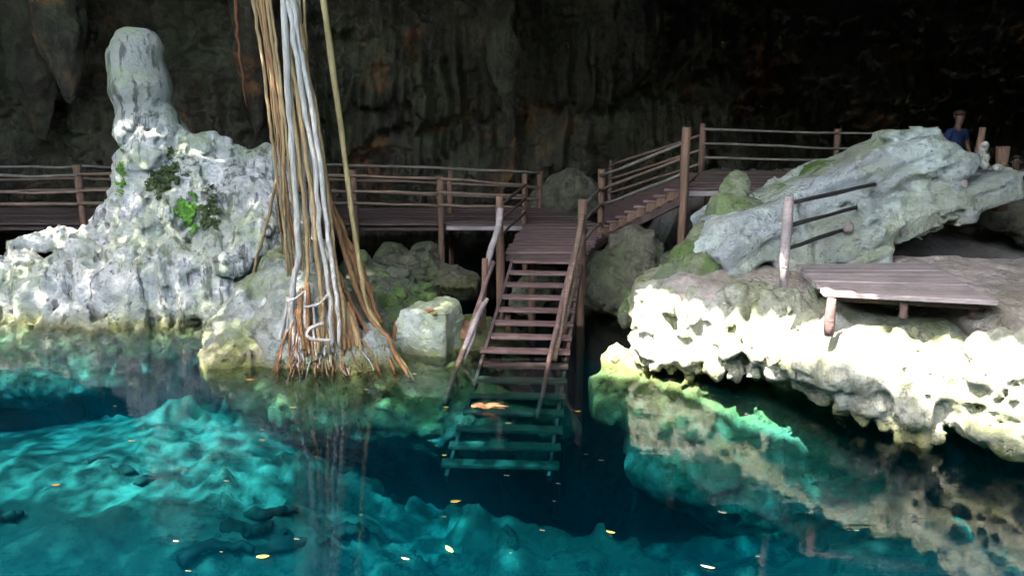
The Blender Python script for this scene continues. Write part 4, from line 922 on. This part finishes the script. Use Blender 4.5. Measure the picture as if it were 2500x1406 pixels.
# orange dry palm sprig
sg = tag(empty('palm_sprig', PZ(1190, 995, 0)), 'dry orange palm sprig floating over the sunken stairs', 'sprig')
om = plain('dry_orange_palm', (.75,.36,.16), (.5,.2,.08), 12)
c = PZ(1180, 995, .02); mb = MB()
for i in range(26):
    a = rnd.uniform(-.9, .5) if i % 3 else rnd.uniform(2.2, 3.6); L = rnd.uniform(.14, .30)*(1 if i % 3 else .6)
    p0 = c+Vector((rnd.uniform(-.06,.08), rnd.uniform(-.03,.03), 0)); p1 = p0+Vector((math.cos(a)*L, math.sin(a)*L*.5, rnd.uniform(-.01,.06)))
    pm = p0.lerp(p1, .5)+Vector((0,0,.03)); mb.tube([p0, pm, p1], [.006,.009,.002], 4, 0, i)
mb.build('frond', om, sg)
mb = MB(); mb.tube([c+Vector((-.16,.03,.01)), c+Vector((.05,0,.03)), c+Vector((.25,-.04,.01))], [.008,.011,.006], 6); mb.build('stem', om, sg, True)
# leaves on the boulder
for i, (x, y, m_, lab) in enumerate([(1048,762,lo,'orange leaf lying on top of the pale boulder'),(1060,770,ly,'yellow leaf lying on the pale boulder beside the orange one'),(1090,768,pk,'pale pink leaf lying near the right rim of the pale boulder')]):
    loc, nor = ray_down(x, y)
    if loc: o = leaf_mesh(loc+Vector((0,-.02,.02)), .16, .1, .5+i, .3, seed=i).build('fallen_leaf', m_, None, True); o.modifiers.new('thick', 'SOLIDIFY').thickness = .004; tag(o, lab, 'leaf', 'leaves on the boulder')
# short cut stake by the boulder
sk = tag(empty('cut_stake', P(962, 830, 12.9)), 'short orange cut root stake between the brown roots and boulder', 'stake'); wpole(sk, 'stub', P(960, 850, 12.7), P(967, 785, 12.8), .035, M['root_brown'], .004, 0, 7, 320)

# sunken branches on the pool bed
def bed(px, py):
    loc, n = ray_down(px, py, 6.2); return loc
bk = plain('black_waterlogged_bark', (.02,.022,.018), (.035,.035,.03), 6)
def ground_hit(px, py):
    o = Vector(cam.location); d = (P(px, py, 10)-o).normalized(); dg = bpy.context.evaluated_depsgraph_get(); p = o+d*4
    for _ in range(12):
        hit, loc, n, ix, ob, mt = S.ray_cast(dg, p, d)
        if not hit: return None
        if ob.name.startswith('ground'): return loc
        p = loc+d*.01
    return None
for i, (pts, r_, lab) in enumerate([([(440,1388),(475,1360),(520,1352),(570,1350),(620,1355)], .09, 'curved black sunken branch on the turquoise bed'),
    ([(0,1278),(30,1272),(60,1262)], .07, 'short sunken log at the left edge of the pool'), ([(600,1312),(640,1305),(665,1290)], .09, 'stubby black sunken log in bright water'),
    ([(640,1270),(690,1262),(725,1262)], .07, 'thin dark sunken branch right of the bright patch'), ([(830,1310),(870,1305),(895,1325)], .10, 'dark sunken log near the bottom centre')]):
    q = [ground_hit(*p) for p in pts]
    if all(q):
        root = tag(empty('sunken_branch', q[0]), lab, 'branch', 'sunken branches on the pool bed')
        mb = MB(); mb.tube(poly([v+Vector((0,0,.08)) for v in q], 12, .03, i), [r_*(1-.5*k/12) for k in range(13)], 8, .25, i); mb.build('stem', bk, root, True)
for i, (x, y, L) in enumerate([(590,1290,.5),(670,1330,.7),(620,1255,.35),(760,1318,.5),(300,1150,.4),(345,1172,.3),(250,1120,.3),(700,1325,.4)]):
    q = ground_hit(x, y)
    if q:
        L *= .75; s_ = .16*L; r = Rock(q-Vector((L,L,.3)), q+Vector((L,L,.3)), .035, .1); r.ell(q, (L*.6, L*.35, s_)); r.noise(.13, 4, 'fbm', 3, i)
        tag(r.mesh('sunken_stone', bk), ['oval dark sunken stone right of the bright patch','largest dark sunken stone beside the branches','small dark sunken stone above the stubby log','dark sunken stone under the root reflections','dark sunken stone high on the bright mound','small dark stone right of the mound stone','tiny dark stone left of the mound stones','flat dark sunken stone close to the log near bottom centre'][i], 'stone', 'dark stones on the pool bed')

# ------------------------------------------------------------------ people
def skin_mesh(chain, name, mat, parent, lev=1):
    """chain: list of (key, pos, radius, parentkey)"""
    me = bpy.data.meshes.new(name); idx = {c[0]: i for i, c in enumerate(chain)}
    me.from_pydata([c[1] for c in chain], [(idx[c[3]], idx[c[0]]) for c in chain if c[3]], []); me.update()
    o = link(name, me, mat, None, False); o.modifiers.new('skin', 'SKIN')
    for i, c in enumerate(chain):
        v = me.skin_vertices[0].data[i]; v.radius = (c[2], c[2]) if not hasattr(c[2], '__len__') else c[2]; v.use_root = (i == 0)
    s_ = o.modifiers.new('sub', 'SUBSURF'); s_.levels = lev; s_.render_levels = lev
    dg = bpy.context.evaluated_depsgraph_get(); me2 = bpy.data.meshes.new_from_object(o.evaluated_get(dg))
    bpy.data.objects.remove(o); me2.name = name
    o = bpy.data.objects.new(name, me2); C.objects.link(o); me2.materials.clear(); me2.materials.append(mat); o.parent = parent
    me2.polygons.foreach_set('use_smooth', np.ones(len(me2.polygons), dtype=bool)); return o
skinm = plain('skin', (.08,.045,.03), (.07,.035,.022), 4, .55, 0); hairm = plain('black_hair', (.012,.01,.01), None, 8)
def person(loc, yaw, H, label, shirt, pants, crouch=False, cap=None):
    root = empty('person', (0,0,0)); V3 = Vector; k = H/1.75
    if not crouch:
        hip, kn, an = .93, .50, .08; ch = []
        A = lambda *a: ch.append(a)
        A('pelvis', V3((0,0,hip)), (.15,.11), None); A('waist', V3((0,0,1.08)), (.135,.10), 'pelvis'); A('chest', V3((0,-.01,1.28)), (.165,.115), 'waist')
        A('neckb', V3((0,0,1.45)), .065, 'chest'); A('neck', V3((.0,-.015,1.52)), .055, 'neckb'); A('jaw', V3((0,-.04,1.585)), (.062,.075), 'neck'); A('head', V3((0,-.015,1.66)), (.078,.098), 'jaw'); A('crown', V3((0,0,1.715)), (.055,.07), 'head')
        for s_, n_ in ((-1,'L'),(1,'R')):
            A('sh'+n_, V3((s_*.19,0,1.42)), .058, 'chest'); A('el'+n_, V3((s_*.27,-.02,1.15)), .043, 'sh'+n_); A('wr'+n_, V3((s_*.24,-.16,.95)), .03, 'el'+n_)
            A('pa'+n_, V3((s_*.22,-.22,.90)), (.035,.018), 'wr'+n_)
            for f in range(4):
                b = V3((s_*.22+(f-1.5)*.018,-.25,.87)); A('f%d'%f+n_, b, .008, 'pa'+n_); A('g%d'%f+n_, b+V3((0,-.02,-.035+.004*abs(f-1))), .007, 'f%d'%f+n_)
            A('th'+n_, V3((s_*.18,-.23,.90)), .009, 'pa'+n_)
            A('hp'+n_, V3((s_*.095,0,.88)), .085, 'pelvis'); A('kn'+n_, V3((s_*.11,-.03,kn)), .056, 'hp'+n_); A('an'+n_, V3((s_*.12,.02,an)), .038, 'kn'+n_); A('to'+n_, V3((s_*.13,-.15,.035)), .035, 'an'+n_)
        cloth = [('w', V3((0,0,.90)), (.17,.125), None), ('a', V3((0,0,1.08)), (.155,.118), 'w'), ('c', V3((0,-.01,1.28)), (.185,.132), 'a'), ('n', V3((0,0,1.44)), .085, 'c')]
        for s_, n_ in ((-1,'L'),(1,'R')): cloth += [('s'+n_, V3((s_*.19,0,1.42)), .075, 'c'), ('e'+n_, V3((s_*.245,-.01,1.22)), .066, 's'+n_)]
        tr = [('p', V3((0,0,.92)), (.165,.125), None)]
        for s_, n_ in ((-1,'L'),(1,'R')): tr += [('h'+n_, V3((s_*.095,0,.85)), .10, 'p'), ('k'+n_, V3((s_*.11,-.03,.50)), .08, 'h'+n_)]
        hd = V3((0,-.015,1.66))
    else:
        ch = []; A = lambda *a: ch.append(a)
        A('pelvis', V3((0,.1,.42)), (.15,.12), None); A('waist', V3((0,.04,.56)), (.13,.10), 'pelvis'); A('chest', V3((0,-.06,.75)), (.16,.115), 'waist'); A('neckb', V3((0,-.11,.92)), .065, 'chest'); A('neck', V3((0,-.14,.98)), .055, 'neckb')
        A('jaw', V3((0,-.18,1.04)), (.062,.075), 'neck'); A('head', V3((0,-.17,1.12)), (.078,.098), 'jaw'); A('crown', V3((0,-.15,1.175)), (.055,.07), 'head')
        for s_, n_ in ((-1,'L'),(1,'R')):
            A('sh'+n_, V3((s_*.19,-.08,.89)), .055, 'chest'); A('el'+n_, V3((s_*.26,-.25,.68)), .042, 'sh'+n_); A('wr'+n_, V3((s_*.16,-.42,.60)), .03, 'el'+n_); A('pa'+n_, V3((s_*.12,-.49,.58)), (.035,.018), 'wr'+n_)
            for f in range(4):
                b = V3((s_*.11,-.53,.60-.016*f)); A('f%d'%f+n_, b, .008, 'pa'+n_); A('g%d'%f+n_, b+V3((-s_*.03,-.02,-.01)), .007, 'f%d'%f+n_)
            A('th'+n_, V3((s_*.10,-.49,.61)), .009, 'pa'+n_)
            A('hp'+n_, V3((s_*.10,.06,.42)), .085, 'pelvis'); A('kn'+n_, V3((s_*.16,-.36,.50)), .056, 'hp'+n_); A('an'+n_, V3((s_*.14,-.30,.08)), .038, 'kn'+n_); A('to'+n_, V3((s_*.15,-.46,.035)), .035, 'an'+n_)
        cloth = [('w', V3((0,.09,.44)), (.17,.135), None), ('a', V3((0,.04,.56)), (.15,.118), 'w'), ('c', V3((0,-.06,.75)), (.18,.132), 'a'), ('n', V3((0,-.11,.91)), .085, 'c')]
        for s_, n_ in ((-1,'L'),(1,'R')): cloth += [('s'+n_, V3((s_*.19,-.08,.89)), .072, 'c'), ('e'+n_, V3((s_*.235,-.19,.76)), .062, 's'+n_)]
        tr = [('p', V3((0,.1,.42)), (.165,.135), None)]
        for s_, n_ in ((-1,'L'),(1,'R')): tr += [('h'+n_, V3((s_*.10,.04,.42)), .10, 'p'), ('k'+n_, V3((s_*.15,-.28,.48)), .078, 'h'+n_)]
        hd = V3((0,-.17,1.12))
    body = skin_mesh(ch, 'body', skinm, root)
    bm = bmesh.new(); bm.from_mesh(body.data)                # nose, brow and ears in the same surface
    for off, r_ in ((V3((0,-.105,-.015)), .014), (V3((0,-.10,-.05)), .016), (V3((.078,0,-.01)), .02), (V3((-.078,0,-.01)), .02), (V3((0,-.095,.02)), .018)):
        bmesh.ops.create_icosphere(bm, subdivisions=1, radius=r_, matrix=__import__('mathutils').Matrix.Translation(hd+off))
    bm.to_mesh(body.data); bm.free()
    skin_mesh(cloth, 'shirt', shirt, root); skin_mesh(tr, 'trousers', pants, root)
    mb = MB(); bm = bmesh.new(); bmesh.ops.create_uvsphere(bm, u_segments=14, v_segments=10, radius=1)
    for v in list(bm.verts):
        if v.co.z < -.35 or (v.co.y < -.35 and v.co.z < .35): bm.verts.remove(v)
    for v in bm.verts: v.co = hd+Vector((v.co.x*.086, v.co.y*.106+.012, v.co.z*.095+.02))
    me = bpy.data.meshes.new('hair'); bm.to_mesh(me); bm.free(); o = link('hair', me, hairm, root); o.modifiers.new('t', 'SOLIDIFY').thickness = .012
    for s_ in (-1, 1):
        bm = bmesh.new(); bmesh.ops.create_icosphere(bm, subdivisions=2, radius=.011); me = bpy.data.meshes.new('eye'); bm.to_mesh(me); bm.free(); o = link('eye', me, hairm, root); o.location = hd+Vector((s_*.032,-.098,.005))
    if cap:
        bm = bmesh.new(); bmesh.ops.create_uvsphere(bm, u_segments=14, v_segments=8, radius=1)
        for v in list(bm.verts):
            if v.co.z < 0: bm.verts.remove(v)
        for v in bm.verts: v.co = hd+Vector((v.co.x*.095, v.co.y*.115, v.co.z*.085+.045))
        me = bpy.data.meshes.new('cap'); bm.to_mesh(me); bm.free(); o = link('cap', me, cap, root); o.modifiers.new('t', 'SOLIDIFY').thickness = .01
    root.scale = (k,k,k); root.location = loc; root.rotation_euler = (0,0,yaw); tag(root, label, 'person'); return root
blue = plain('navy_shirt', (.004,.010,.045), (.003,.008,.035), 5); dk = plain('dark_cloth', (.02,.02,.025), None, 5); redc = plain('dark_red_cap', (.03,.005,.006), None, 5)
pl_ = P(2342, 268, 14.6)
person((pl_.x, 14.6, pl_.z-1.74), R(20), 1.70, 'person in a navy blue t-shirt standing behind the leaning rock', blue, dk, False, redc)
pp = P(2488, 378, 14.2)
person((pp.x, 14.2, pp.z-1.2), R(-40), 1.70, 'person crouching in dark clothes in the shadow at the right edge', dk, dk, True)
